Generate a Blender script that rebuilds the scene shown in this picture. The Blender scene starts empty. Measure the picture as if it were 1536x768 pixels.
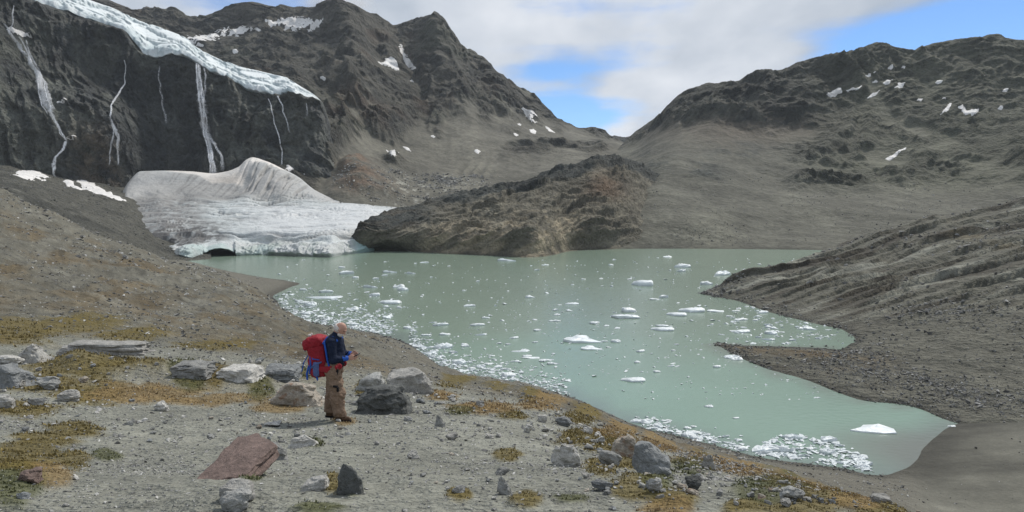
import bpy, bmesh, math, random
import numpy as np
from mathutils import Vector, Matrix, Euler

random.seed(7)
rng = np.random.default_rng(7)
scene = bpy.context.scene
COL = scene.collection

# ------------------------------------------------------------------ camera
F_PX, CAM_H = 1100.0, 32.0            # focal length in px of a 1536 px wide picture, camera height over the lake
PITCH = math.atan(84.0 / F_PX)
CP, SP = math.cos(PITCH), math.sin(PITCH)
cam_d = bpy.data.cameras.new('camera')
cam_d.sensor_width = 36.0
cam_d.lens = 36.0 * F_PX / 1536.0
cam_d.clip_start = 0.1
cam_d.clip_end = 20000.0
cam = bpy.data.objects.new('camera', cam_d)
cam.location = (0, 0, CAM_H)
cam.rotation_euler = (math.pi / 2 - PITCH, 0, 0)
COL.objects.link(cam)
scene.camera = cam

# ------------------------------------------------------------------ sun, sky, exposure
SUN_EL, SUN_AZ = math.radians(50), math.radians(38)      # azimuth clockwise from +Y (view direction)
sun_d = bpy.data.lights.new('sun', 'SUN')
sun_d.energy = 2.9
sun_d.angle = math.radians(4)
sun_d.color = (1.0, 0.95, 0.88)
sun = bpy.data.objects.new('sun', sun_d)
sdir = Vector((math.sin(SUN_AZ) * math.cos(SUN_EL), math.cos(SUN_AZ) * math.cos(SUN_EL), math.sin(SUN_EL)))
sun.rotation_euler = sdir.to_track_quat('Z', 'Y').to_euler()
COL.objects.link(sun)

world = bpy.data.worlds.new('World')
scene.world = world
world.use_nodes = True


def build_world():
    nt = world.node_tree
    nt.nodes.clear()
    N, L = nt.nodes.new, nt.links.new
    out = N('ShaderNodeOutputWorld')
    bg = N('ShaderNodeBackground')
    bg.inputs['Strength'].default_value = 0.1
    sky = N('ShaderNodeTexSky')
    sky.sky_type = 'NISHITA'
    sky.sun_disc = False
    sky.sun_elevation = SUN_EL
    sky.sun_rotation = SUN_AZ
    sky.altitude = 2500
    sky.air_density = 1.0
    sky.dust_density = 0.3
    tc = N('ShaderNodeTexCoord')
    # cloud layer: view direction projected on a flat layer overhead
    sep = N('ShaderNodeSeparateXYZ')
    L(tc.outputs['Generated'], sep.inputs[0])
    zz = N('ShaderNodeMath'); zz.operation = 'MAXIMUM'; zz.inputs[1].default_value = 0.0
    L(sep.outputs['Z'], zz.inputs[0])
    za = N('ShaderNodeMath'); za.operation = 'ADD'; za.inputs[1].default_value = 0.16
    L(zz.outputs[0], za.inputs[0])
    dv = N('ShaderNodeVectorMath'); dv.operation = 'DIVIDE'
    cmb = N('ShaderNodeCombineXYZ')
    for i in range(3):
        L(za.outputs[0], cmb.inputs[i])
    L(tc.outputs['Generated'], dv.inputs[0]); L(cmb.outputs[0], dv.inputs[1])
    mp = N('ShaderNodeMapping')
    mp.inputs['Location'].default_value = (WX, WY, 3.7)
    mp.inputs['Scale'].default_value = (1.0, 0.55, 0.0)
    L(dv.outputs[0], mp.inputs['Vector'])
    n1 = N('ShaderNodeTexNoise'); n1.inputs['Scale'].default_value = 1.1
    n1.inputs['Detail'].default_value = 6; n1.inputs['Roughness'].default_value = 0.52
    n1.inputs['Distortion'].default_value = 0.25
    L(mp.outputs[0], n1.inputs['Vector'])
    # clear gaps: a few openings in the deck, in plain directions of the sky
    def gap(px, py, sx, sy, amp):
        v = Vector(((px - 768) / F_PX, CP + (384 - py) / F_PX * SP, (384 - py) / F_PX * CP - SP)).normalized()
        az = math.atan2(v.x, v.y); el = math.asin(v.z)
        a = N('ShaderNodeMath'); a.operation = 'ARCTAN2'
        L(sep.outputs['X'], a.inputs[0]); L(sep.outputs['Y'], a.inputs[1])
        def sq(src, c, s):
            m = N('ShaderNodeMath'); m.operation = 'SUBTRACT'; m.inputs[1].default_value = c
            L(src, m.inputs[0])
            d = N('ShaderNodeMath'); d.operation = 'DIVIDE'; d.inputs[1].default_value = s
            L(m.outputs[0], d.inputs[0])
            p = N('ShaderNodeMath'); p.operation = 'MULTIPLY'
            L(d.outputs[0], p.inputs[0]); L(d.outputs[0], p.inputs[1])
            return p.outputs[0]
        s = N('ShaderNodeMath'); s.operation = 'ADD'
        L(sq(a.outputs[0], az, sx), s.inputs[0]); L(sq(sep.outputs['Z'], math.sin(el), sy), s.inputs[1])
        e = N('ShaderNodeMath'); e.operation = 'POWER'; e.inputs[0].default_value = 0.4
        L(s.outputs[0], e.inputs[1])
        k = N('ShaderNodeMath'); k.operation = 'MULTIPLY'; k.inputs[1].default_value = amp
        L(e.outputs[0], k.inputs[0])
        return k.outputs[0]
    # thin streaks drawn out along the horizon
    mp3 = N('ShaderNodeMapping'); mp3.inputs['Scale'].default_value = (2.2, 2.2, 15.0); mp3.inputs['Location'].default_value = (4.1, 1.7, 0.6)
    L(tc.outputs['Generated'], mp3.inputs['Vector'])
    n3 = N('ShaderNodeTexNoise'); n3.inputs['Scale'].default_value = 1.6; n3.inputs['Detail'].default_value = 6; n3.inputs['Roughness'].default_value = 0.55
    L(mp3.outputs[0], n3.inputs['Vector'])
    wisp = N('ShaderNodeMath'); wisp.operation = 'MULTIPLY_ADD'; wisp.inputs[1].default_value = 0.5; wisp.inputs[2].default_value = -0.25
    L(n3.outputs['Fac'], wisp.inputs[0])
    sm = N('ShaderNodeMath'); sm.operation = 'ADD'
    L(n1.outputs['Fac'], sm.inputs[0]); L(wisp.outputs[0], sm.inputs[1])
    src = sm.outputs[0]
    for g in GAPS:
        m = N('ShaderNodeMath'); m.operation = 'SUBTRACT'
        L(src, m.inputs[0]); L(gap(*g), m.inputs[1])
        src = m.outputs[0]
    ramp = N('ShaderNodeMapRange'); ramp.interpolation_type = 'SMOOTHSTEP'
    ramp.inputs['From Min'].default_value = 0.26; ramp.inputs['From Max'].default_value = 0.52
    L(src, ramp.inputs['Value'])
    # cloud brightness varies with its own thickness
    n2 = N('ShaderNodeTexNoise'); n2.inputs['Scale'].default_value = 1.6
    n2.inputs['Detail'].default_value = 5; n2.inputs['Roughness'].default_value = 0.5
    L(mp.outputs[0], n2.inputs['Vector'])
    cr = N('ShaderNodeValToRGB')
    cr.color_ramp.elements[0].position = 0.34; cr.color_ramp.elements[0].color = (3.5, 4.1, 4.95, 1)
    cr.color_ramp.elements[1].position = 0.66; cr.color_ramp.elements[1].color = (7.3, 7.6, 8.1, 1)
    L(n2.outputs['Fac'], cr.inputs[0])
    mix = N('ShaderNodeMix'); mix.data_type = 'RGBA'
    skb = N('ShaderNodeMix'); skb.data_type = 'RGBA'; skb.blend_type = 'MULTIPLY'
    skb.inputs['Factor'].default_value = 1.0
    L(sky.outputs[0], skb.inputs['A']); skb.inputs['B'].default_value = SKYMUL
    L(ramp.outputs[0], mix.inputs['Factor'])
    L(skb.outputs['Result'], mix.inputs['A']); L(cr.outputs[0], mix.inputs['B'])
    L(mix.outputs['Result'], bg.inputs['Color'])
    L(bg.outputs[0], out.inputs[0])


WX, WY = 2.3, 0.4
SKYMUL = (0.72, 0.96, 1.2, 1)
# (px, py, width in rad, height in sin(elevation), depth) of the openings in the cloud deck
GAPS = [(880, 102, 0.10, 0.016, 0.24), (800, 130, 0.05, 0.04, 0.10), (860, 168, 0.10, 0.022, 0.16), (1440, 45, 0.16, 0.03, 0.33), (1500, 30, 0.2, 0.03, 0.2)]
build_world()

scene.view_settings.view_transform = 'Standard'
scene.view_settings.look = 'None'
scene.view_settings.exposure = 0.2
scene.view_settings.gamma = 1.0
scene.view_settings.use_curve_mapping = False
scene.cycles.diffuse_bounces = 2
scene.cycles.volume_bounces = 6
scene.cycles.max_bounces = 8
scene.cycles.transparent_max_bounces = 12

# ------------------------------------------------------------------ noise
_perm = np.random.default_rng(11).permutation(256).astype(np.int32)
_perm = np.concatenate([_perm, _perm, _perm])
_g = np.random.default_rng(12).normal(size=(256, 3)).astype(np.float32)
_g /= np.linalg.norm(_g, axis=1, keepdims=True)


def perlin(p):
    p = np.asarray(p, np.float32)
    i = np.floor(p).astype(np.int32)
    f = p - i
    i &= 255
    u = f * f * f * (f * (f * 6 - 15) + 10)
    res = 0
    for dx in (0, 1):
        wx = u[..., 0] if dx else 1 - u[..., 0]
        a = _perm[i[..., 0] + dx]
        for dy in (0, 1):
            wy = u[..., 1] if dy else 1 - u[..., 1]
            b = _perm[a + i[..., 1] + dy]
            for dz in (0, 1):
                wz = u[..., 2] if dz else 1 - u[..., 2]
                g = _g[_perm[b + i[..., 2] + dz] & 255]
                d = g[..., 0] * (f[..., 0] - dx) + g[..., 1] * (f[..., 1] - dy) + g[..., 2] * (f[..., 2] - dz)
                res = res + wx * wy * wz * d
    return res * 1.5


def fbm(p, wl, oct=5, gain=0.5, lac=2.03, ridged=False, spacing=None, off=0.0):
    """fractal noise; wl = longest wavelength in metres; octaves finer than the mesh fade out"""
    s, a, tot = 0.0, 1.0, 0.0
    p = np.asarray(p, np.float32)
    for k in range(oct):
        n = perlin(p / wl + (off + 17.3 * k))
        if ridged:
            n = 1 - 2 * np.abs(n)
        if spacing is not None:
            n = n * np.clip(wl / (2.5 * spacing) - 0.6, 0, 1)
        s = s + a * n
        tot += a
        a *= gain
        wl = wl / lac
    return s / tot * 1.6


def sstep(a, b, x):
    t = np.clip((x - a) / (b - a), 0, 1)
    return t * t * (3 - 2 * t)


def mixc(a, b, t):
    return a + (np.asarray(b, np.float32) - a) * t[..., None]


# ------------------------------------------------------------------ picture <-> place
def P(px, py, D):
    dx = (px - 768) / F_PX; dy = (384 - py) / F_PX
    t = D / (CP + dy * SP)
    return np.array((dx * t, D, CAM_H + (dy * CP - SP) * t))


def Lk(px, py):
    dy = (384 - py) / F_PX
    t = -CAM_H / (dy * CP - SP)
    return np.array(((px - 768) / F_PX * t, (CP + dy * SP) * t, 0.0))


def Zp(px, D, z):
    r = (z - CAM_H) / D
    dy = (r * CP + SP) / (CP - r * SP)
    t = D / (CP + dy * SP)
    return np.array(((px - 768) / F_PX * t, D, z))


def project(p):
    x, y, z = p[..., 0], p[..., 1], p[..., 2] - CAM_H
    f = y * CP - z * SP
    u = y * SP + z * CP
    f = np.where(f < 0.05, 0.05, f)
    return 768 + F_PX * x / f, 384 - F_PX * u / f


def ctrl(px, c):
    if c[0] == 'l':
        return Lk(px, c[1])
    if c[0] == 'z':
        return Zp(px, c[1], c[2])
    return P(px, c[1], c[0])            # (D, py)


# ------------------------------------------------------------------ lofted terrain sheets
def pchip(x, Y, xq):
    x = np.asarray(x, float); Y = np.asarray(Y, float); xq = np.asarray(xq, float)
    h = np.diff(x)
    d = np.diff(Y, axis=0) / h.reshape((-1,) + (1,) * (Y.ndim - 1))
    m = np.zeros_like(Y)
    if len(x) > 2:
        a, b = d[:-1], d[1:]
        with np.errstate(divide='ignore', invalid='ignore'):
            hm = np.where(a * b > 0, 2 * a * b / (a + b), 0.0)
        m[1:-1] = np.nan_to_num(hm)
    m[0] = d[0]; m[-1] = d[-1]
    k = np.clip(np.searchsorted(x, xq) - 1, 0, len(x) - 2)
    sh = (-1,) + (1,) * (Y.ndim - 1)
    t = ((xq - x[k]) / h[k]).reshape(sh); hk = h[k].reshape(sh)
    return ((2 * t**3 - 3 * t**2 + 1) * Y[k] + (t**3 - 2 * t**2 + t) * hk * m[k]
            + (-2 * t**3 + 3 * t**2) * Y[k + 1] + (t**3 - t**2) * hk * m[k + 1])


def grid_normals(g):
    du = np.gradient(g, axis=0); dv = np.gradient(g, axis=1)
    n = np.cross(dv, du)
    n /= np.linalg.norm(n, axis=2, keepdims=True) + 1e-9
    return n


class Loft:
    """rows: list of {px: control}; nsub: quads per row gap; the sheet runs from the near row to the far row"""
    def __init__(self, rows, px0, px1, step, nsub):
        xs = np.arange(px0, px1 + 1e-6, step)
        R = []
        for r in rows:
            ks = sorted(r)
            pts = np.array([ctrl(k, r[k]) for k in ks])
            # interpolate distance and height over the bearing, then rebuild x from the bearing
            dz = pchip(ks, pts[:, 1:], np.clip(xs, ks[0], ks[-1]))
            rr = (dz[:, 1] - CAM_H) / dz[:, 0]
            dy = (rr * CP + SP) / (CP - rr * SP)
            t = dz[:, 0] / (CP + dy * SP)
            R.append(np.stack([(xs - 768) / F_PX * t, dz[:, 0], dz[:, 1]], 1))
        R = np.array(R)                                        # rows x cols x 3
        chord = np.linalg.norm(np.diff(R, axis=0), axis=2).mean(1)
        kn = np.concatenate([[0], np.cumsum(np.sqrt(chord) + 1e-3)])
        vq = [np.linspace(kn[i], kn[i + 1], n, endpoint=False) for i, n in enumerate(nsub)] + [[kn[-1]]]
        rq = [np.linspace(i, i + 1, n, endpoint=False) for i, n in enumerate(nsub)] + [[len(nsub)]]
        self.v = np.concatenate(rq)
        self.xs = xs
        self.g = pchip(kn, R, np.concatenate(vq)).astype(np.float64)
        self.V = np.broadcast_to(self.v[:, None], self.g.shape[:2])
        self.X = np.broadcast_to(xs[None, :], self.g.shape[:2])
        self.n = grid_normals(self.g)
        dist = np.linalg.norm(self.g - np.array((0, 0, CAM_H)), axis=2)
        self.sp = dist * step / F_PX
        self.base = self.g.copy()

    def push(self, d, along=None):
        n = self.n if along is None else np.asarray(along, float)
        self.g = self.g + n * np.asarray(d)[..., None]

    def done(self):
        self.n = grid_normals(self.g)
        self.px, self.py = project(self.g)
        return self

    def look(self, px, py, lo=0.0, hi=99.0):
        """index of the sheet's vertex that shows nearest to a picture point"""
        d = (self.px - px) ** 2 + (self.py - py) ** 2
        d = np.where((self.V < lo) | (self.V > hi), 1e12, d)
        return np.unravel_index(np.argmin(d), d.shape)

    def at(self, px, py, lo=0.0, hi=99.0):
        i = self.look(px, py, lo, hi)
        return Vector(self.g[i])


def grid_faces(n, m):
    a = np.arange((n - 1) * m).reshape(n - 1, m)[:, :-1].ravel()
    return np.stack([a, a + 1, a + m + 1, a + m], 1)


def mesh_arrays(name, verts, faces, col=None, smooth=True):
    me = bpy.data.meshes.new(name)
    verts = np.ascontiguousarray(verts, np.float32).reshape(-1, 3)
    faces = np.ascontiguousarray(faces, np.int32)
    nf, k = faces.shape
    me.vertices.add(len(verts)); me.vertices.foreach_set('co', verts.ravel())
    me.loops.add(nf * k); me.loops.foreach_set('vertex_index', faces.ravel())
    me.polygons.add(nf)
    me.polygons.foreach_set('loop_start', np.arange(0, nf * k, k, dtype=np.int32))
    me.polygons.foreach_set('loop_total', np.full(nf, k, np.int32))
    me.polygons.foreach_set('use_smooth', np.full(nf, smooth, bool))
    if col is not None:
        a = me.attributes.new('Col', 'FLOAT_COLOR', 'POINT')
        c = np.ones((len(verts), 4), np.float32)
        col = np.asarray(col); k3 = col.shape[-1]
        c[:, :k3] = col.reshape(-1, k3)
        a.data.foreach_set('color', c.ravel())
    me.update(calc_edges=True)
    me.validate()
    return me


def link(name, me, mat=None, parent=None, **props):
    o = bpy.data.objects.new(name, me)
    if mat is not None and me is not None and len(me.materials) == 0:
        me.materials.append(mat)
    COL.objects.link(o)
    if parent is not None:
        o.parent = parent
    for k, v in props.items():
        o[k] = v
    return o


def sheet(name, lf, col, mat, tint=(0.83, 0.85, 0.765), **props):
    col = np.array(col, np.float32); col[..., :3] *= np.array(tint, np.float32)
    n, m = lf.g.shape[:2]
    f = grid_faces(n, m)
    return link(name, mesh_arrays(name, lf.g, f, col), mat, **props)


# ------------------------------------------------------------------ materials
def nodes(name):
    m = bpy.data.materials.new(name); m.use_nodes = True
    nt = m.node_tree
    b = nt.nodes['Principled BSDF']
    return m, nt, nt.nodes.new, nt.links.new, b


def rock_mat(name, sizes=(40, 8, 1.5), var=0.35, bump=0.6, rough=0.92, bump_d=1.0, attr=True, base=(0.3, 0.3, 0.29), spec=0.25, speck=0.0, speck_size=0.03):
    """matt mineral surface: colour from the 'Col' attribute (or base), grain at three sizes in metres"""
    m, nt, N, L, b = nodes(name)
    b.inputs['Roughness'].default_value = rough
    b.inputs['Specular IOR Level'].default_value = spec
    tc = N('ShaderNodeTexCoord')
    if attr:
        at = N('ShaderNodeAttribute'); at.attribute_name = 'Col'
        col = at.outputs['Color']
    else:
        rgb = N('ShaderNodeRGB'); rgb.outputs[0].default_value = (*base, 1)
        col = rgb.outputs[0]
    h = None
    for i, s in enumerate(sizes):
        n = N('ShaderNodeTexNoise'); n.inputs['Scale'].default_value = 1.0 / s
        n.inputs['Detail'].default_value = 6; n.inputs['Roughness'].default_value = 0.62
        L(tc.outputs['Object'], n.inputs['Vector'])
        mr = N('ShaderNodeMapRange')
        mr.inputs['From Min'].default_value = 0.28; mr.inputs['From Max'].default_value = 0.72
        mr.inputs['To Min'].default_value = 1 - var; mr.inputs['To Max'].default_value = 1 + var
        L(n.outputs['Fac'], mr.inputs['Value'])
        mx = N('ShaderNodeMix'); mx.data_type = 'RGBA'; mx.blend_type = 'MULTIPLY'; mx.inputs['Factor'].default_value = 1
        L(col, mx.inputs['A'])
        cb = N('ShaderNodeCombineXYZ')
        for k in range(3):
            L(mr.outputs[0], cb.inputs[k])
        L(cb.outputs[0], mx.inputs['B'])
        col = mx.outputs['Result']
        ml = N('ShaderNodeMath'); ml.operation = 'MULTIPLY'; ml.inputs[1].default_value = s
        L(n.outputs['Fac'], ml.inputs[0])
        if h is None:
            h = ml.outputs[0]
        else:
            ad = N('ShaderNodeMath'); ad.operation = 'ADD'
            L(h, ad.inputs[0]); L(ml.outputs[0], ad.inputs[1]); h = ad.outputs[0]
    if speck > 0:
        vo = N('ShaderNodeTexVoronoi'); vo.inputs['Scale'].default_value = 1.0 / speck_size
        L(tc.outputs['Object'], vo.inputs['Vector'])
        sx = N('ShaderNodeSeparateColor'); L(vo.outputs['Color'], sx.inputs[0])
        mr = N('ShaderNodeMapRange')
        mr.inputs['To Min'].default_value = 1 - speck; mr.inputs['To Max'].default_value = 1 + speck
        L(sx.outputs[0], mr.inputs['Value'])
        cb = N('ShaderNodeCombineXYZ')
        for k in range(3):
            L(mr.outputs[0], cb.inputs[k])
        mx = N('ShaderNodeMix'); mx.data_type = 'RGBA'; mx.blend_type = 'MULTIPLY'; mx.inputs['Factor'].default_value = 1
        L(col, mx.inputs['A']); L(cb.outputs[0], mx.inputs['B'])
        col = mx.outputs['Result']
        ml = N('ShaderNodeMath'); ml.operation = 'MULTIPLY'; ml.inputs[1].default_value = -speck_size * 0.7
        L(vo.outputs['Distance'], ml.inputs[0])
        ad = N('ShaderNodeMath'); ad.operation = 'ADD'
        L(h, ad.inputs[0]); L(ml.outputs[0], ad.inputs[1]); h = ad.outputs[0]
    L(col, b.inputs['Base Color'])
    bp = N('ShaderNodeBump'); bp.inputs['Strength'].default_value = bump; bp.inputs['Distance'].default_value = bump_d
    L(h, bp.inputs['Height']); L(bp.outputs[0], b.inputs['Normal'])
    if attr:                                    # alpha of 'Col' says how craggy the spot is
        ms = N('ShaderNodeMath'); ms.operation = 'MULTIPLY'; ms.inputs[1].default_value = bump
        L(at.outputs['Alpha'], ms.inputs[0]); L(ms.outputs[0], bp.inputs['Strength'])
    return m


def plain_mat(name, col, rough=0.8, spec=0.3, var=0.15, size=0.05, bump=0.2):
    return rock_mat(name, sizes=(size, size * 0.25), var=var, bump=bump, rough=rough, attr=False, base=col, spec=spec)


M_far = rock_mat('mountain_rock', (60, 16, 4), 0.27, 1.0)
M_mid = rock_mat('hump_rock', (25, 6, 1.5), 0.28, 0.8)
M_bank = rock_mat('moraine_rubble', (12, 3, 0.7), 0.2, 0.8)
M_ground = rock_mat('gravel_and_moss', (1.6, 0.35, 0.07), 0.16, 0.75, speck=0.2, speck_size=0.035)
M_ice = rock_mat('glacier_ice', (18, 4, 1.0), 0.06, 0.3, rough=0.6, spec=0.4)
M_snow = rock_mat('old_snow', (12, 3, 0.6), 0.12, 0.35, rough=0.7, attr=False, base=(0.70, 0.685, 0.66))
M_floe = rock_mat('floe_ice', (2.5, 0.6), 0.12, 0.5, rough=0.45, attr=False, base=(0.66, 0.71, 0.72), spec=0.5)
M_cliff = rock_mat('wet_cliff_rock', (45, 12, 3.0), 0.36, 0.95, rough=0.75, spec=0.35)


def water_mat():
    m, nt, N, L, b = nodes('glacial_water')
    at = N('ShaderNodeAttribute'); at.attribute_name = 'Col'
    tc = N('ShaderNodeTexCoord')
    n = N('ShaderNodeTexNoise'); n.inputs['Scale'].default_value = 1 / 45.0; n.inputs['Detail'].default_value = 5; n.inputs['Distortion'].default_value = 0.8
    L(tc.outputs['Object'], n.inputs['Vector'])
    mr = N('ShaderNodeMapRange'); mr.inputs['To Min'].default_value = 0.9; mr.inputs['To Max'].default_value = 1.1
    L(n.outputs['Fac'], mr.inputs['Value'])
    cb = N('ShaderNodeCombineXYZ')
    for k in range(3):
        L(mr.outputs[0], cb.inputs[k])
    mx = N('ShaderNodeMix'); mx.data_type = 'RGBA'; mx.blend_type = 'MULTIPLY'; mx.inputs['Factor'].default_value = 1
    L(at.outputs['Color'], mx.inputs['A']); L(cb.outputs[0], mx.inputs['B'])
    L(mx.outputs['Result'], b.inputs['Base Color'])
    b.inputs['Roughness'].default_value = 0.2
    b.inputs['IOR'].default_value = 1.33
    b.inputs['Specular IOR Level'].default_value = 0.4
    w = N('ShaderNodeTexNoise'); w.inputs['Scale'].default_value = 1.2; w.inputs['Detail'].default_value = 3
    mp = N('ShaderNodeMapping'); mp.inputs['Scale'].default_value = (0.6, 1.0, 1.0)
    L(tc.outputs['Object'], mp.inputs['Vector']); L(mp.outputs[0], w.inputs['Vector'])
    bp = N('ShaderNodeBump'); bp.inputs['Strength'].default_value = 0.4; bp.inputs['Distance'].default_value = 0.15
    L(w.outputs['Fac'], bp.inputs['Height']); L(bp.outputs[0], b.inputs['Normal'])
    return m


M_water = water_mat()


def rows_from_cols(cols):
    k = len(next(iter(cols.values())))
    return [{px: c[i] for px, c in cols.items()} for i in range(k)]

def saw(t, tail=0.86):
    """ledge profile: rises slowly, drops off at once"""
    f = t - np.floor(t)
    return f * f * (1 - sstep(tail, 1.0, f))


# ------------------------------------------------------------------ near slope: terrace, moraine hillside, near shore
def under(D):
    return [('z', D + 12, -2.0), ('z', D + 24, -3.0), ('z', D + 36, -4.0), ('z', D + 50, -6.0)]


G0 = ('z', 1.0, 30.45)
near_cols = {
    -400: [G0, (4.2, 760), (8, 680), (13.3, 590), (22, 480), (45, 395), (90, 300), (150, 225), (230, 190), ('z', 280, 34), ('z', 320, 20), ('z', 350, 5), ('z', 380, -6)],
    0: [G0, (4.2, 768), (8, 680), (13.3, 600), (22, 518), (45, 450), (90, 380), (150, 325), (235, 283), ('z', 270, 30), ('z', 320, 14), ('z', 350, 2), ('z', 370, -6)],
    40: [G0, (4.2, 768), (8, 681), (13.3, 603), (22, 521), (45, 456), (90, 390), (150, 340), (232, 305), ('z', 270, 24), ('z', 320, 10), ('z', 350, 1), ('z', 370, -6)],
    91: [G0, (4.2, 768), (8, 683), (13.3, 606), (22, 525), (45, 463), (90, 402), (150, 356), (225, 326), ('z', 265, 17), ('z', 310, 5), ('z', 350, -2), ('z', 380, -6)],
    150: [G0, (4.2, 768), (8, 685), (13.3, 610), (22, 530), (45, 472), (90, 415), (150, 376), (222, 355), ('z', 265, 9), ('z', 310, 2), ('z', 350, -2), ('z', 380, -6)],
    219: [G0, (4.2, 768), (8, 688), (13.3, 615), (22, 536), (45, 482), (90, 428), (150, 397), (235, 379), ('z', 280, 9), ('z', 320, 4), ('z', 360, 0), ('z', 390, -6)],
    262: [G0, (4.2, 768), (8, 690), (13.3, 618), (22, 540), (45, 490), (90, 438), (150, 412), (240, 397), ('z', 300, 6.0), ('z', 350, 2.5), ('l', 390), ('z', 410, -6)],
    330: [G0, (4.2, 768), (8, 690), (13.3, 622), (22, 546), (45, 500), (90, 450), (150, 427), (230, 412), ('z', 270, 5), ('z', 305, 2), ('l', 404), ('z', 370, -6)],
    399: [G0, (4.2, 768), (8, 690), (13.3, 625), (22, 556), (45, 512), (90, 470), (150, 452), (225, 443), ('z', 246, 0.4), ('z', 275, 1.4), ('l', 417), ('z', 330, -6)],
    425: [G0, (4.2, 768), (8, 690), (13.3, 626), (22, 560), (45, 520), (90, 482), (140, 471), ('l', 466), ('z', 240, -0.7), ('z', 277, 0.7), ('l', 420), ('z', 330, -6)],
    447: [G0, (4.2, 768), (8, 690), (13.3, 626), (22, 562), (45, 525), (90, 491), (135, 483), ('l', 480), ('z', 240, -2), ('z', 279, 0.1), ('z', 290, -1), ('z', 330, -6)],
    500: [G0, (4.2, 768), (8, 690), (13.3, 626), (21, 572), (45, 535), (90, 508), (130, 500), ('l', 491)] + under(184),
    560: [G0, (4.2, 768), (8, 690), (13.3, 626), (20, 580), (45, 545), (90, 522), (130, 510), ('l', 500)] + under(176),
    610: [G0, (4.2, 768), (8, 690), (13.3, 627), (20, 585), (45, 560), (80, 545), (120, 533), ('l', 516)] + under(163),
    674: [G0, (4.2, 768), (8, 692), (13.3, 630), (20, 592), (40, 580), (70, 573), (105, 566), ('l', 556)] + under(137),
    786: [G0, (4.2, 768), (8, 696), (13.3, 638), (20, 608), (35, 597), (60, 591), (95, 585), ('l', 577)] + under(127),
    860: [G0, (4.2, 768), (8, 700), (13.3, 652), (18, 634), (30, 624), (55, 616), (90, 607), ('l', 598)] + under(118),
    950: [G0, (4.2, 768), (8, 706), (12, 676), (16, 662), (28, 656), (50, 654), (85, 648), ('l', 637)] + under(104),
    1050: [G0, (4.2, 768), (8, 716), (11.5, 696), (15, 686), (26, 688), (48, 690), (80, 679), ('l', 664)] + under(97),
    1150: [G0, (4.2, 770), (7.5, 732), (10.5, 716), (14, 708), (25, 713), (48, 714), (76, 704), ('l', 689)] + under(91),
    1250: [G0, (4.2, 776), (7, 753), (9.5, 742), (13, 737), (25, 747), (46, 746), (73, 726), ('l', 703)] + under(88),
    1320: [G0, (4.2, 786), (6.5, 770), (9, 760), (13, 758), (25, 776), (45, 768), (71, 742), ('l', 714)] + under(84),
    1385: [G0, (4.2, 800), (6.5, 788), (9, 782), (13, 785), (25, 800), (45, 785), (70, 756), ('z', 85, 0.25), ('z', 92, 0.0), ('z', 98, -0.3), ('z', 104, -0.5), ('z', 110, -2)],
    1435: [G0, (4.2, 812), (6.5, 802), (9, 800), (13, 806), (25, 815), (45, 795), (69, 764), ('z', 85, 0.8), ('z', 92, 0.5), ('z', 98, 0.25), ('l', 636), ('z', 112, -1)],
    1536: [G0, (4.2, 822), (6.5, 818), (9, 822), (13, 828), (25, 835), (45, 810), (68, 775), ('z', 85, 1.4), ('z', 92, 1.2), ('z', 98, 1.0), ('z', 104, 0.7), ('z', 114, -1)],
    1950: [G0, (4.2, 830), (6.5, 825), (9, 830), (13, 835), (25, 840), (45, 815), (68, 780), ('z', 85, 2.0), ('z', 92, 1.8), ('z', 98, 1.6), ('z', 104, 1.4), ('z', 114, -1)],
}
near = Loft(rows_from_cols(near_cols), -130, 1670, 2.0, [4, 40, 40, 36, 36, 28, 24, 22, 22, 6, 6, 4])

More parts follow.
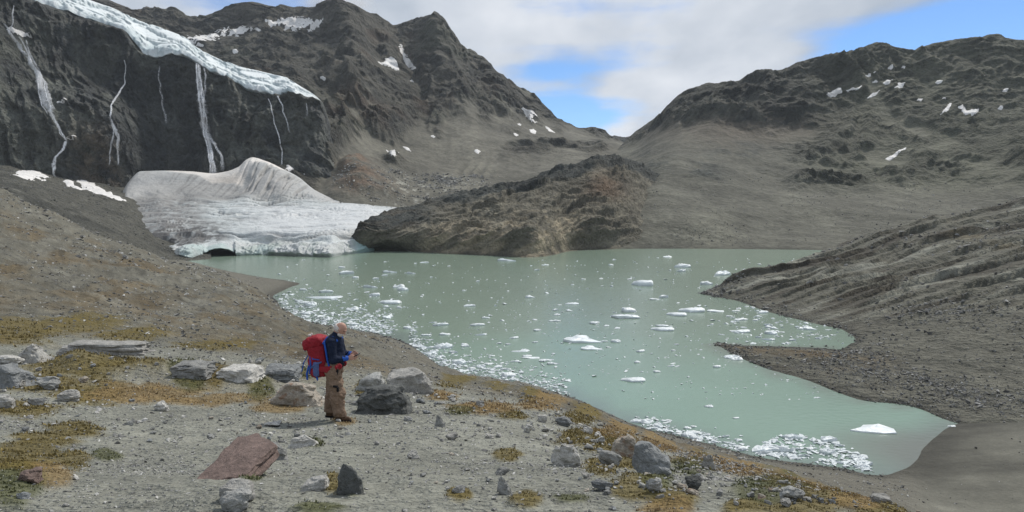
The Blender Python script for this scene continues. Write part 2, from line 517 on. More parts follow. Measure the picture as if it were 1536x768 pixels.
# patches of moss and dry grass on the terrace: (px, py, half width, half height, kind)
MOSS = [(150, 553, 110, 17, 'b'), (60, 575, 60, 14, 'b'), (215, 592, 85, 11, 'o'), (130, 592, 60, 14, 'b'), (30, 612, 50, 14, 'b'), (300, 603, 60, 7, 'o'),
        (70, 660, 50, 12, 'b'), (40, 690, 55, 28, 'b'), (110, 645, 40, 12, 'b'), (22, 738, 40, 30, 'g'), (75, 715, 30, 20, 'o'), (160, 682, 20, 9, 'g'), (110, 690, 25, 12, 'b'),
        (20, 500, 60, 16, 'b'), (100, 492, 90, 9, 'b'), (200, 505, 60, 7, 'b'), (330, 520, 60, 6, 'b'),
        (282, 570, 26, 16, 'g'), (320, 565, 18, 16, 'b'), (380, 565, 20, 8, 'g'), (392, 588, 22, 11, 'g'), (350, 598, 60, 7, 'o'), (420, 612, 40, 8, 'o'), (455, 560, 30, 8, 'g'),
        (375, 713, 22, 11, 'g'), (515, 632, 18, 6, 'o'), (500, 727, 14, 13, 'b'), (530, 735, 12, 9, 'g'), (470, 664, 12, 6, 'g'), (480, 762, 40, 8, 'g'), (545, 585, 12, 12, 'b'),
        (762, 680, 20, 9, 'b'), (790, 746, 24, 13, 'b'), (690, 740, 16, 9, 'b'), (855, 742, 26, 6, 'g'), (720, 612, 50, 9, 'o'), (690, 617, 20, 7, 'g'), (660, 594, 22, 7, 'o'),
        (760, 585, 30, 7, 'b'), (805, 598, 22, 6, 'b'), (770, 625, 22, 6, 'b'), (830, 608, 50, 7, 'o'), (890, 628, 40, 8, 'b'), (700, 580, 40, 5, 'b'), (600, 545, 30, 5, 'b'),
        (880, 657, 40, 12, 'b'), (915, 668, 35, 14, 'b'), (930, 650, 40, 8, 'o'), (940, 690, 22, 18, 'b'), (905, 700, 26, 14, 'b'), (985, 715, 24, 20, 'g'), (960, 730, 40, 14, 'b'),
        (1010, 740, 40, 14, 'b'), (1000, 755, 40, 12, 'o'), (1010, 668, 60, 10, 'o'), (1080, 693, 60, 9, 'o'), (1040, 700, 30, 10, 'g'), (1130, 705, 50, 8, 'o'),
        (1150, 735, 50, 16, 'g'), (1200, 725, 50, 12, 'o'), (1230, 748, 60, 14, 'b'), (1120, 752, 40, 12, 'b'), (1290, 752, 50, 9, 'o'), (1180, 760, 90, 10, 'b'), (1260, 735, 40, 7, 'o'), (1320, 766, 50, 8, 'b')]
PATCHCOL = {'b': (0.168, 0.128, 0.036), 'g': (0.092, 0.098, 0.034), 'o': (0.270, 0.185, 0.080)}


def build_near():
    lf = near
    g = lf.g; D = g[..., 1]; z = g[..., 2]
    sp = lf.sp
    px, py = project(g)
    # relief: grows with distance from the walked terrace
    calm = sstep(0.0, 5.0, z) * 0.9 + 0.1
    silt = sstep(1330, 1420, lf.X) * sstep(50, 70, D)
    calm = calm * (1 - 0.93 * silt)
    far = sstep(18, 60, D)
    big = fbm(g * (1, 1, 0), 26, 5, 0.5, spacing=sp) * 1.1 * far
    hill_dir = np.stack([g[..., 0] * 0.9 + D * 0.35, (D * 0.9 - g[..., 0] * 0.35) * 0.30, z * 0], -1)
    stripes = fbm(hill_dir, 7.0, 5, 0.6, ridged=True, spacing=sp) * 0.55 * far
    med = fbm(g, 3.0, 5, 0.6, spacing=sp) * (0.05 + 0.42 * far)
    small = fbm(g, 0.5, 4, 0.6, spacing=sp) * (0.018 + 0.05 * far)
    lf.push((big + stripes + med + small) * calm, along=(0, 0, 1))
    # bedrock ledge behind the moss on the left, D about 19 m
    led = np.exp(-((D - 18.5 - 0.6 * fbm(g, 4, 3)) / 1.2) ** 2) * sstep(470, 340, lf.X) * sstep(60, 120, lf.X)
    blocks = 0.5 + 0.5 * np.clip(fbm(g * (1, 1, 0), 1.8, 3, ridged=True, spacing=sp), -1, 1)
    lf.push(led * 0.42 * blocks, along=(0, 0, 1))
    # moss pillows
    moss = np.zeros(D.shape); kinds = {k: np.zeros(D.shape) for k in 'bgo'}
    wob = fbm(g, 0.9, 4, 0.6, spacing=sp, off=3.3)
    for (mx, my, rx, ry, k) in MOSS:
        d2 = ((px - mx) / rx) ** 2 + ((py - my) / ry) ** 2
        w = sstep(0.25, 0.62, np.exp(-d2 * 0.75) + 0.34 * wob)
        w = np.where(d2 < 5, w, 0)
        kinds[k] = np.maximum(kinds[k], w)
        moss = np.maximum(moss, w)
    moss = moss * sstep(60, 40, D)
    lf.push(moss * (0.02 + 0.035 * fbm(g, 0.3, 3, spacing=sp)), along=(0, 0, 1))
    lf.done()
    # colours
    n1 = fbm(g, 9, 5, 0.55, spacing=sp, off=5.0); n2 = fbm(g, 1.6, 4, 0.6, spacing=sp, off=9.0)
    c = np.zeros(g.shape, np.float32) + np.array((0.280, 0.281, 0.258), np.float32)
    c = c * (1 + 0.16 * n1 + 0.2 * n2)[..., None]
    hill = sstep(20, 34, D) * (1 - silt)
    hc = np.zeros(g.shape, np.float32) + np.array((0.168, 0.160, 0.138), np.float32)
    brown = sstep(-0.12, 0.4, fbm(hill_dir, 10, 5, 0.6, ridged=False, spacing=sp, off=2.0) + 0.25 * n2)
    hc = mixc(hc, (0.155, 0.112, 0.060), brown * 0.7 * sstep(260, 120, D))
    pale = sstep(0.1, 0.55, fbm(hill_dir, 4, 5, 0.62, spacing=sp, off=7.0))
    hc = mixc(hc, (0.245, 0.238, 0.215), pale * 0.65)
    hc = hc * np.clip(1 + 0.55 * fbm(g, 1.3, 4, 0.65, spacing=sp * .6, off=91) + 0.3 * fbm(hill_dir, 6, 4, .6, off=95), .35, 1.8)[..., None]
    c = mixc(c, hc, hill)
    # smooth pale slab running down to the water near the hiker, then the grey beach
    slab = np.exp(-((lf.X - 640) / 75) ** 2) * sstep(26, 40, D) * sstep(1.2, 3.0, z)
    c = mixc(c, (0.20, 0.192, 0.172), slab * 0.75)
    beach = sstep(9.5, 5.0, lf.base[..., 2] + n1 * 1.5) * sstep(30, 60, D) * sstep(560, 640, lf.X) + sstep(5.5, 2.0, lf.base[..., 2] + n1 * 1.5) * sstep(30, 60, D) * sstep(640, 560, lf.X)
    c = mixc(c, (0.185, 0.175, 0.155), beach)
    c = mixc(c, np.array((0.142, 0.138, 0.122)), silt)
    streak = fbm(np.stack([g[..., 0] * 0.12 + 0.02 * D, D, z * 0], -1), 5, 4, 0.6, spacing=sp * 0.4)
    c = c * (1 + (0.55 * streak + .3 * n1) * silt)[..., None]
    wet = sstep(0.9 + .6 * silt, 0.05, lf.g[..., 2])
    c = c * (1 - (0.42 + .13 * silt) * wet)[..., None]
    for k in 'bog':
        t = kinds[k] * sstep(60, 40, D)
        c = mixc(c, PATCHCOL[k], np.clip(t * (0.85 + 0.25 * n2), 0, 1))
    dry = sstep(0.1, 0.5, n1) * sstep(14, 18, D) * sstep(50, 30, D) * 0.45
    c = mixc(c, (0.17, 0.12, 0.05), dry)
    lf.moss = moss; lf.kinds = kinds; lf.hill = hill
    return np.concatenate([np.clip(c, 0.01, 0.9), (1 - 0.8 * silt)[..., None]], -1)


near_col = build_near()
sheet('hillside', near, near_col, M_ground, tint=(0.825, 0.83, 0.76), kind='structure', label='gravel terrace and brown moraine slope falling to the lake')

# ------------------------------------------------------------------ right bank with spit and inlet
bank_cols = {
    1040: [('z', 140, -4), ('z', 150, -3), ('z', 156, -2.5), ('z', 165, -2.5), ('z', 190, -3), ('z', 235, -3), ('z', 245, -2), ('z', 250, -1.2), ('z', 254, -1), ('z', 262, -2), ('z', 290, -4)],
    1053: [('z', 150, -3), ('z', 155, -2), ('z', 160, -1.5), ('z', 165, -1.8), ('z', 190, -2), ('z', 240, -1.5), ('z', 247, -0.3), ('z', 250, 0.0), ('z', 252, 0.1), ('z', 256, -0.6), ('z', 280, -4)],
    1075: [('z', 150, -2), ('l', 519), ('z', 162, 0.1), ('z', 164, -0.3), ('z', 190, -1.5), ('l', 446), ('z', 248, 0.9), ('z', 253, 1.4), (258, 431), ('z', 264, 0), ('z', 280, -4)],
    1100: [('z', 144, -2), ('l', 532), ('z', 157, 0.4), ('l', 518), ('z', 190, -1.5), ('l', 450), ('z', 244, 2.0), ('z', 252, 3.0), (262, 420), ('z', 275, 0), ('z', 290, -4)],
    1150: [('z', 131, -2), ('l', 553), ('z', 150, 0.7), ('l', 519), ('z', 190, -1.5), ('l', 467), (232, 440), (250, 420), (270, 402), ('z', 290, 1), ('z', 310, -4)],
    1210: [('z', 122, -2), ('l', 570), ('z', 146, 1.0), ('l', 521), ('z', 180, -1.0), ('l', 482), (218, 450), (248, 415), (278, 386), ('z', 305, 3), ('z', 330, -4)],
    1260: [('z', 113, -2), ('l', 590), ('z', 140, 1.2), ('l', 524), ('z', 170, -0.4), ('l', 493), (212, 452), (250, 408), (290, 368), ('z', 320, 6), ('z', 350, -4)],
    1297: [('z', 109, -2), ('l', 601), ('z', 138, 1.4), ('z', 155, 1.0), ('z', 164, 0.25), ('z', 175, 0.7), (208, 452), (250, 403), (297, 357), ('z', 330, 9), ('z', 370, -4)],
    1360: [('z', 107, -2), ('l', 608), ('z', 130, 1.6), ('z', 150, 2.0), ('z', 162, 2.1), ('z', 180, 2.6), (212, 445), (255, 393), (305, 342), ('z', 340, 14), ('z', 390, -4)],
    1430: [('z', 98, -2), ('l', 633), ('z', 120, 1.6), ('z', 140, 2.6), ('z', 155, 3.3), ('z', 175, 4.2), (212, 430), (258, 378), (310, 327), ('z', 345, 18), ('z', 400, -4)],
    1536: [('z', 90, -1), ('z', 98, 0.5), ('z', 115, 2.2), ('z', 135, 3.6), ('z', 150, 4.7), ('z', 170, 6.2), (205, 413), (250, 362), (305, 303), ('z', 350, 26), ('z', 420, 0)],
    1800: [('z', 90, -1), ('z', 98, 1.0), ('z', 115, 4), ('z', 135, 7), ('z', 150, 9), ('z', 170, 12), ('z', 205, 21), ('z', 250, 34), ('z', 305, 52), ('z', 350, 46), ('z', 420, 10)],
}
bank = Loft(rows_from_cols(bank_cols), 1042, 1670, 1.5, [6, 40, 24, 14, 14, 36, 40, 44, 8, 6])


def build_bank():
    lf = bank
    g = lf.g; z = g[..., 2]; sp = lf.sp
    calm = sstep(0.1, 4.0, z) * 0.95 + 0.05
    # bedding planes: slabs dip along a slanted axis so that their edges run up to the right
    a = np.stack([g[..., 0] * 0.22 - z * 0.35, g[..., 1] * 0.25, z * 1.6 - g[..., 0] * 0.42], -1)
    up = sstep(4.3, 6.0, lf.V)
    px, Y = project(g)
    s_ = Y + 0.25 * (px - 1053) + 15 * fbm(a, 45, 4, spacing=sp)
    cut = sstep(-.25, .45, fbm(g, 40, 4, off=71))
    strata = (saw(s_ / 24, .93) * 3.4 * cut + saw(s_ / 9.0 + 3, .92) * 1.6 * (1.2 - cut) + fbm(a, 9, 5, 0.55, ridged=True, spacing=sp) * 0.9) * up
    rubble = fbm(g, 5, 6, 0.62, spacing=sp) * (0.9 - 0.3 * up)
    big = fbm(g, 50, 3, spacing=sp) * 2.0 * up
    lf.push((strata + rubble + big) * calm, along=(0.1, -0.35, 0.93))
    lf.done()
    n1 = fbm(g, 22, 5, 0.55, spacing=sp); n2 = fbm(g, 3, 5, 0.65, spacing=sp, off=4)
    c = np.zeros(g.shape, np.float32) + np.array((0.138, 0.132, 0.116), np.float32)
    st = fbm(np.stack([s_ * .55, px * .035, s_ * 0], -1), 6, 5, 0.6, off=8)
    ps = fbm(np.stack([s_ * .45, px * .028, s_ * 0], -1), 6, 4, 0.6, off=28)
    c = mixc(c, (0.062, 0.054, 0.046), sstep(-0.1, 0.3, st + 0.25 * n1) * up * 0.9)
    c = mixc(c, (0.265, 0.26, 0.24), sstep(0.16, 0.42, ps) * up * 0.85)
    c = mixc(c, (0.150, 0.105, 0.060), sstep(0.0, 0.6, n1 + 0.2) * sstep(3.2, 2.0, lf.V) * sstep(1.0, 1.5, lf.V) * 0.8 * sstep(1380, 1250, lf.X))
    c = mixc(c, (0.16, 0.13, 0.085), sstep(0.1, 0.6, n1) * up * sstep(1350, 1500, lf.X) * 0.6)
    c = c * (1 + (0.35 - .2 * up) * n2)[..., None]
    wet = sstep(0.5, 0.03, z)
    return np.concatenate([np.clip(c * (1 - 0.4 * wet)[..., None], 0.01, 0.9), (0.9 - 0.25 * up)[..., None]], -1)


bank_col = build_bank()
sheet('rocky_bank', bank, bank_col, M_bank, kind='structure', label='slabby grey rock bank with a low spit and inlet')

# ------------------------------------------------------------------ right mountain with the far shore
RIDGE_R = [(860, 262), (900, 243), (930, 222), (945, 207), (965, 192), (985, 180), (1003, 163), (1020, 148), (1045, 139), (1060, 133), (1080, 130), (1100, 129), (1120, 124), (1145, 115),
           (1170, 107), (1200, 97), (1230, 93), (1245, 91), (1260, 86), (1285, 76), (1300, 70), (1315, 66), (1330, 70), (1345, 77), (1370, 78), (1380, 72), (1410, 66), (1450, 63), (1470, 60),
           (1490, 56), (1505, 62), (1536, 66), (1600, 58), (1700, 50), (1850, 70)]


def tab(t):
    return {a[0]: (a[2], a[1]) for a in t}


_rd = lambda x: float(np.interp(x, [860, 945, 1020, 1145, 1315, 1490, 1850], [1000, 1250, 1170, 1100, 1090, 1060, 960]))
right_rows = [
    {860: ('z', 450, -5), 1240: ('z', 455, -5), 1850: ('z', 455, 0)},
    {860: ('l', 375), 905: ('l', 373.5), 1010: ('l', 373), 1150: ('l', 374), 1240: ('l', 375), 1400: ('z', 470, 1), 1850: ('z', 470, 6)},
    tab([(860, 352, 520), (945, 335, 525), (1020, 332, 530), (1080, 335, 530), (1145, 340, 535), (1230, 342, 540), (1350, 342, 545), (1536, 335, 545), (1850, 325, 540)]),
    tab([(860, 325, 600), (945, 300, 620), (985, 290, 620), (1020, 285, 630), (1080, 288, 640), (1145, 296, 640), (1230, 302, 640), (1350, 303, 640), (1536, 292, 640), (1850, 270, 620)]),
    tab([(860, 295, 700), (945, 270, 720), (985, 258, 720), (1020, 248, 730), (1080, 248, 750), (1145, 262, 745), (1230, 272, 740), (1350, 270, 740), (1450, 262, 730), (1536, 245, 720), (1850, 215, 700)]),
    tab([(860, 272, 850), (945, 243, 900), (985, 222, 890), (1020, 206, 890), (1080, 190, 910), (1145, 192, 920), (1230, 192, 920), (1350, 180, 920), (1450, 170, 900), (1536, 160, 890), (1850, 140, 840)]),
    tab([(860, 266, 930), (945, 226, 1060), (985, 204, 1010), (1020, 186, 990), (1080, 165, 1000), (1145, 150, 1000), (1230, 140, 1000), (1315, 118, 1010), (1370, 125, 1000), (1450, 115, 990), (1536, 110, 970), (1850, 100, 900)]),
    {x: (_rd(x), y) for x, y in RIDGE_R},
    {860: ('z', 1100, 20), 945: ('z', 1400, 80), 1145: ('z', 1250, 140), 1490: ('z', 1230, 180), 1850: ('z', 1130, 150)},
]
right = Loft(right_rows, 862, 1660, 1.7, [3, 40, 40, 34, 60, 50, 44, 6])


def mountain_relief(lf, rock, amp, wl, sp, gully=0.5, seed=0.0):
    g = lf.g
    warp = np.stack([fbm(g, wl * 1.3, 3, off=seed + 31), fbm(g, wl * 1.3, 3, off=seed + 47), fbm(g, wl * 1.3, 3, off=seed + 53)], -1) * wl * 0.45
    q = g + warp
    r = fbm(q * (1, 1, 0.75), wl, 6, 0.46, ridged=True, spacing=sp, off=seed)
    # gullies run down the fall line: noise stretched along the height
    az = np.arctan2(g[..., 0], g[..., 1]) * np.median(g[..., 1])
    gl = fbm(np.stack([az + 1.3 * warp[..., 0], g[..., 1] * 0.12, g[..., 2] * 0.2], -1), wl * 0.5, 5, 0.5, ridged=True, spacing=sp, off=seed + 5)
    patchy = 0.25 + 1.1 * sstep(-0.35, 0.5, fbm(g, wl * 0.8, 3, off=seed + 61))
    fine = fbm(g, wl * 0.15, 4, 0.55, ridged=True, spacing=sp, off=seed + 9)
    return amp * rock * ((r - .48) * (1 - gully) + (gl - .48) * gully + 0.25 * (fine - .48) * patchy)


def build_right():
    lf = right
    g = lf.g; sp = lf.sp; z = g[..., 2]
    V, X = lf.V, lf.X
    px, Y = project(g)
    patch = fbm(g, 130, 5, 0.55, spacing=sp, off=1.0); p2 = fbm(g, 45, 4, 0.55, spacing=sp, off=14.0)
    # rock wall under the crest, smooth brown shoulder below it, green hummocks to the right
    edge = np.interp(X, [862, 945, 1000, 1060, 1120, 1180, 1240, 1290, 1320, 1400, 1800], [230, 206, 192, 186, 190, 183, 160, 118, 105, 95, 90])
    wall = sstep(14, -10, Y - edge + patch * 16) * sstep(1420, 1330, X)
    hum = sstep(1130, 1240, X + 60 * p2) * sstep(292, 262, Y + 22 * p2) * sstep(-0.55, 0.1, patch + 0.7 * p2)
    band = np.exp(-((Y - 272 - 6 * p2) / 10) ** 2) * sstep(1165, 1190, X) * sstep(1330, 1290, X)
    dk = np.exp(-((Y - 243) / 12) ** 2 - ((X - 975) / 30) ** 2) + np.exp(-((Y - 226) / 13) ** 2 - ((X - 1115) / 42) ** 2) + 0.9 * np.exp(-((Y - 262) / 20) ** 2 - ((X - 1058) / 26) ** 2)
    rock = np.clip(np.maximum.reduce([wall, hum * 0.85, band, dk * 0.45 * sstep(-.4, .2, patch + p2)]), 0, 1)
    ends = 1 - 0.7 * np.exp(-((V - 7) / 0.3) ** 2)
    shore = sstep(0.5, 14, z)
    lf.push(mountain_relief(lf, 0.04 + rock * (0.8 + 0.5 * wall), 19.0, 120, sp, 0.55, 2.0) * shore * ends, along=(0, -0.55, 0.83))
    lf.push(band * 6.0, along=(0, -1, 0))
    zz = z - 0.16 * g[..., 0] + 20 * fbm(g, 100, 4, spacing=sp, off=81)
    lf.push(rock * ends * shore * (saw(-zz / 24) * 6.0 * sstep(-.3, .4, fbm(g, 80, 3, off=84)) + saw(-zz / 10 + 2) * 3.0), along=(0, -0.9, 0.3))
    lf.push(fbm(g, 90, 4, 0.4, spacing=sp) * 5.0 * shore * (1 - rock), along=(0, 0, 1))
    lf.done()
    n1 = fbm(g, 60, 6, 0.58, spacing=sp, off=3.0); n2 = fbm(g, 14, 5, 0.62, spacing=sp, off=8.0)
    steep = 1 - np.abs(lf.n[..., 2])
    c = np.zeros(g.shape, np.float32) + np.array((0.108, 0.104, 0.090), np.float32)       # scree
    c = mixc(c, (0.140, 0.135, 0.118), sstep(0.0, 0.5, n1) * 0.7 * sstep(200, 320, Y))
    rc = np.zeros(g.shape, np.float32) + np.array((0.088, 0.088, 0.080), np.float32)
    rc = mixc(rc, (0.036, 0.038, 0.037), sstep(-0.25, 0.3, n1 + 0.6 * n2))
    rib = fbm(np.stack([g[..., 0] + .5 * z, g[..., 1] * .1, z * .12], -1), 40, 4, .55, spacing=sp, off=57)
    lay = fbm(np.stack([zz, X * .05, zz * 0], -1), 20, 5, .62, off=66)
    rc = rc * np.clip(1 + .35 * rib + .5 * lay, .4, 2)[..., None]
    green = sstep(1150, 1300, X) * sstep(300, 270, Y)
    rc = mixc(rc, (0.082, 0.086, 0.060), green * 0.55)
    c = mixc(c, (0.132, 0.131, 0.101), green * 0.7)
    warm = np.exp(-(((X - 1120) / 130) ** 2)) * np.exp(-((Y - 190) / 25) ** 2)
    c = mixc(c, (0.120, 0.094, 0.078), warm * 0.7)
    m = np.clip(rock * (0.65 + 1.0 * sstep(0.3, 0.6, steep)), 0, 1)
    c = mixc(c, rc, m)
    slide = sstep(.1, .5, fbm(np.stack([g[..., 0] - .6 * z, g[..., 1] * .12, z * .1], -1), 55, 4, .55, spacing=sp, off=58))
    c = mixc(c, (0.160, 0.154, 0.131), slide * (1 - .7 * rock) * sstep(150, 200, Y) * .6)
    c = mixc(c, (0.055, 0.062, 0.066), np.clip(dk, 0, 1) * sstep(-0.3, 0.2, patch + p2) * 0.7)
    wd = sstep(0.42, 0.7, fbm(g, 9, 4, 0.6, spacing=sp, off=33))
    c = mixc(c, (0.24, 0.23, 0.21), wd * 0.6 * sstep(255, 300, Y))            # pale boulders in the scree
    c = c * (1 + 0.3 * n2 * (0.35 + rock))[..., None]
    wet = sstep(2.0, 0.2, z) * (V < 3)
    c = np.clip(c * (1 - 0.35 * wet)[..., None], 0.01, 0.9)
    return np.concatenate([c, (0.28 + 0.6 * rock)[..., None]], -1)


right_col = build_right()
sheet('mountain', right, right_col, M_far, kind='structure', label='grey green mountain right of the saddle with scree foot')

# ------------------------------------------------------------------ rock hump between lake and basin
hump_rows = [
    {520: ('z', 430, -5), 789: ('z', 395, -5), 1030: ('z', 460, -5)},
    {520: ('l', 376), 564: ('l', 375), 627: ('l', 378), 686: ('l', 381), 749: ('l', 384), 789: ('l', 386), 812: ('l', 385), 830: ('l', 382), 858: ('l', 376), 905: ('l', 374), 960: ('z', 480, -3), 1030: ('z', 490, -6)},
    tab([(520, 380, 452), (545, 376, 452), (568, 368, 453), (624, 366, 452), (700, 366, 440), (800, 362, 430), (850, 358, 470), (905, 352, 490), (960, 353, 510), (1030, 370, 520)]),
    tab([(520, 376, 447), (530, 371, 447), (540, 361, 447), (548, 356, 448), (565, 351, 453), (583, 347, 459), (624, 345, 468), (700, 338, 475), (800, 328, 490), (850, 325, 505), (905, 310, 530), (950, 318, 562), (985, 330, 590), (1000, 345, 590), (1030, 350, 590)]),
    tab([(520, 372, 450), (530, 366, 451), (539, 352, 451), (548, 346, 453), (565, 337, 462), (583, 331, 480), (624, 325, 495), (700, 314, 520), (800, 300, 545), (850, 286, 565), (905, 268, 600), (955, 275, 640), (985, 284, 665), (1000, 300, 665), (1030, 320, 650)]),
    tab([(520, 370, 456), (530, 363, 456), (540, 344, 456), (552, 333, 466), (583, 322, 500), (624, 313, 530), (670, 303, 545), (730, 292, 570), (795, 275, 600), (827, 258, 620), (874, 250, 650), (905, 240, 680), (933, 242, 690), (949, 246, 700), (974, 256, 705), (989, 266, 710), (1010, 282, 715), (1030, 300, 715)]),
    {520: ('z', 500, -3), 560: ('z', 520, 2), 624: ('z', 580, 12), 795: ('z', 680, 25), 905: ('z', 780, 40), 1030: ('z', 800, 40)},
]
hump = Loft(hump_rows, 522, 1028, 1.2, [3, 26, 36, 40, 40, 8])


def build_hump():
    lf = hump
    g = lf.g; sp = lf.sp; z = g[..., 2]; X, V = lf.X, lf.V
    shore = sstep(0.1, 7, z) * 0.95 + 0.05
    a = np.stack([g[..., 0] * 0.30, g[..., 1] * 0.5, z * 1.3 - g[..., 0] * 0.28], -1)
    d = fbm(g, 60, 6, 0.55, ridged=True, spacing=sp) * 4.0 + fbm(a, 22, 6, 0.55, ridged=True, spacing=sp, off=3) * 3.2 + fbm(g, 12, 4, 0.6, ridged=True, spacing=sp, off=13) * 1.5
    edge = (sstep(590, 720, X) * 0.5 + 0.5) * (1 - .5 * sstep(930, 980, X))
    px, Y = project(g)
    s_ = Y + 0.25 * (px - 560) + 10 * fbm(g, 45, 4, spacing=sp, off=60)
    cut = sstep(-.4, .3, fbm(g, 50, 3, off=72))
    d = d + saw(s_ / 15) * 5.0 * cut + saw(s_ / 6.3 + 1) * 2.2
    lf.push(d * shore * edge * (1 - 0.5 * (np.abs(V - 5) < 0.3)), along=(0, -0.6, 0.8))
    lf.done()
    n1 = fbm(g, 28, 6, 0.58, spacing=sp, off=2); n2 = fbm(a, 8, 5, 0.62, spacing=sp, off=5)
    c = np.zeros(g.shape, np.float32) + np.array((0.180, 0.163, 0.138), np.float32)
    warm = sstep(3.2, 2.2, V + n1 * 0.5) * sstep(600, 660, X) * sstep(900, 840, X)
    c = mixc(c, (0.34, 0.285, 0.222), np.clip(warm * sstep(-0.35, 0.35, n2 + 0.3 * n1), 0, 1))
    c = mixc(c, (0.26, 0.235, 0.20), sstep(0.25, 0.6, n2) * sstep(4.2, 3.4, V) * 0.6)
    red = np.exp(-((X - 905) / 30) ** 2 - ((V - 3.4) / 0.5) ** 2)
    c = mixc(c, (0.175, 0.115, 0.082), red * 0.9)
    dark = sstep(3.95, 4.25, V + 0.25 * n1) * sstep(1010, 985, X)
    blob = sstep(680, 620, X) * sstep(2.6, 3.1, V + 0.3 * n1)
    dk = np.clip(np.maximum(dark * sstep(560, 700, X), blob), 0, 1)
    c = mixc(c, (0.062, 0.067, 0.070), dk * 0.92)
    c = mixc(c, (0.090, 0.075, 0.062), blob * sstep(-0.1, 0.3, n2) * 0.6)
    c = mixc(c, (0.14, 0.13, 0.12), dark * sstep(0.30, 0.6, n2) * 0.6)
    st = fbm(np.stack([s_ * .5, px * .05, s_ * 0], -1), 7, 5, .6, off=33)
    c = c * (1 + 0.25 * n2 + 0.4 * st)[..., None]
    wet = sstep(1.2, 0.1, z)
    return np.clip(c * (1 - 0.3 * wet)[..., None], 0.01, 0.9)


hump_col = build_hump()
sheet('rock_hump', hump, hump_col, M_mid, kind='structure', label='ice worn brown rock hump on the far lake shore')

# ------------------------------------------------------------------ main mountain at the back
RIDGE_L = [(60, -60), (100, -25), (140, -1), (165, 4), (185, 14), (205, 23), (228, 18), (250, 21), (262, 18), (275, 22), (287, 32), (310, 28), (340, 17), (360, 9), (376, 6), (400, 12),
           (440, 18), (470, 15), (490, 8), (505, 5), (518, 10), (530, 15), (545, 20), (560, 25), (575, 31), (590, 39), (610, 36), (630, 32), (645, 27), (655, 26), (667, 32), (674, 44), (680, 55), (695, 77),
           (710, 82), (720, 90), (735, 102), (745, 117), (760, 122), (780, 132), (797, 140), (810, 152), (818, 163), (825, 170), (832, 180), (840, 187), (855, 192), (870, 197), (880, 196), (890, 195), (905, 197), (915, 207), (930, 216), (975, 230)]
_ld = lambda x: float(np.interp(x, [60, 300, 440, 530, 590, 655, 740, 840, 975], [1500, 1520, 1500, 1430, 1540, 1500, 1480, 1500, 1480]))
left_rows = [
    tab([(60, 170, 1050), (300, 280, 800), (400, 302, 730), (440, 302, 690), (490, 302, 640), (560, 322, 600), (620, 324, 620), (700, 320, 660), (800, 310, 710), (900, 285, 780), (975, 262, 860)]),
    tab([(60, 140, 1120), (300, 230, 850), (400, 256, 750), (440, 258, 728), (490, 262, 728), (560, 280, 700), (620, 285, 740), (700, 288, 770), (800, 275, 810), (900, 246, 900), (975, 240, 960)]),
    tab([(60, 110, 1200), (300, 110, 1120), (440, 155, 890), (490, 200, 800), (530, 212, 840), (560, 220, 880), (620, 228, 920), (700, 238, 930), (800, 240, 950), (900, 232, 1040), (975, 234, 1080)]),
    tab([(60, 70, 1320), (300, 85, 1220), (440, 125, 980), (490, 150, 920), (530, 152, 970), (560, 155, 1040), (620, 165, 1100), (700, 178, 1140), (800, 205, 1180), (900, 214, 1260), (975, 230, 1260)]),
    tab([(60, 20, 1420), (300, 50, 1420), (440, 60, 1300), (520, 75, 1240), (600, 100, 1300), (660, 95, 1330), (720, 125, 1350), (800, 172, 1380), (900, 204, 1420), (975, 230, 1400)]),
    {x: (_ld(x), y) for x, y in RIDGE_L},
    {60: ('z', 1750, 200), 400: ('z', 1750, 220), 655: ('z', 1700, 220), 840: ('z', 1650, 100), 975: ('z', 1650, 60)},
]
left = Loft(left_rows, 90, 970, 1.6, [14, 46, 56, 66, 66, 5])


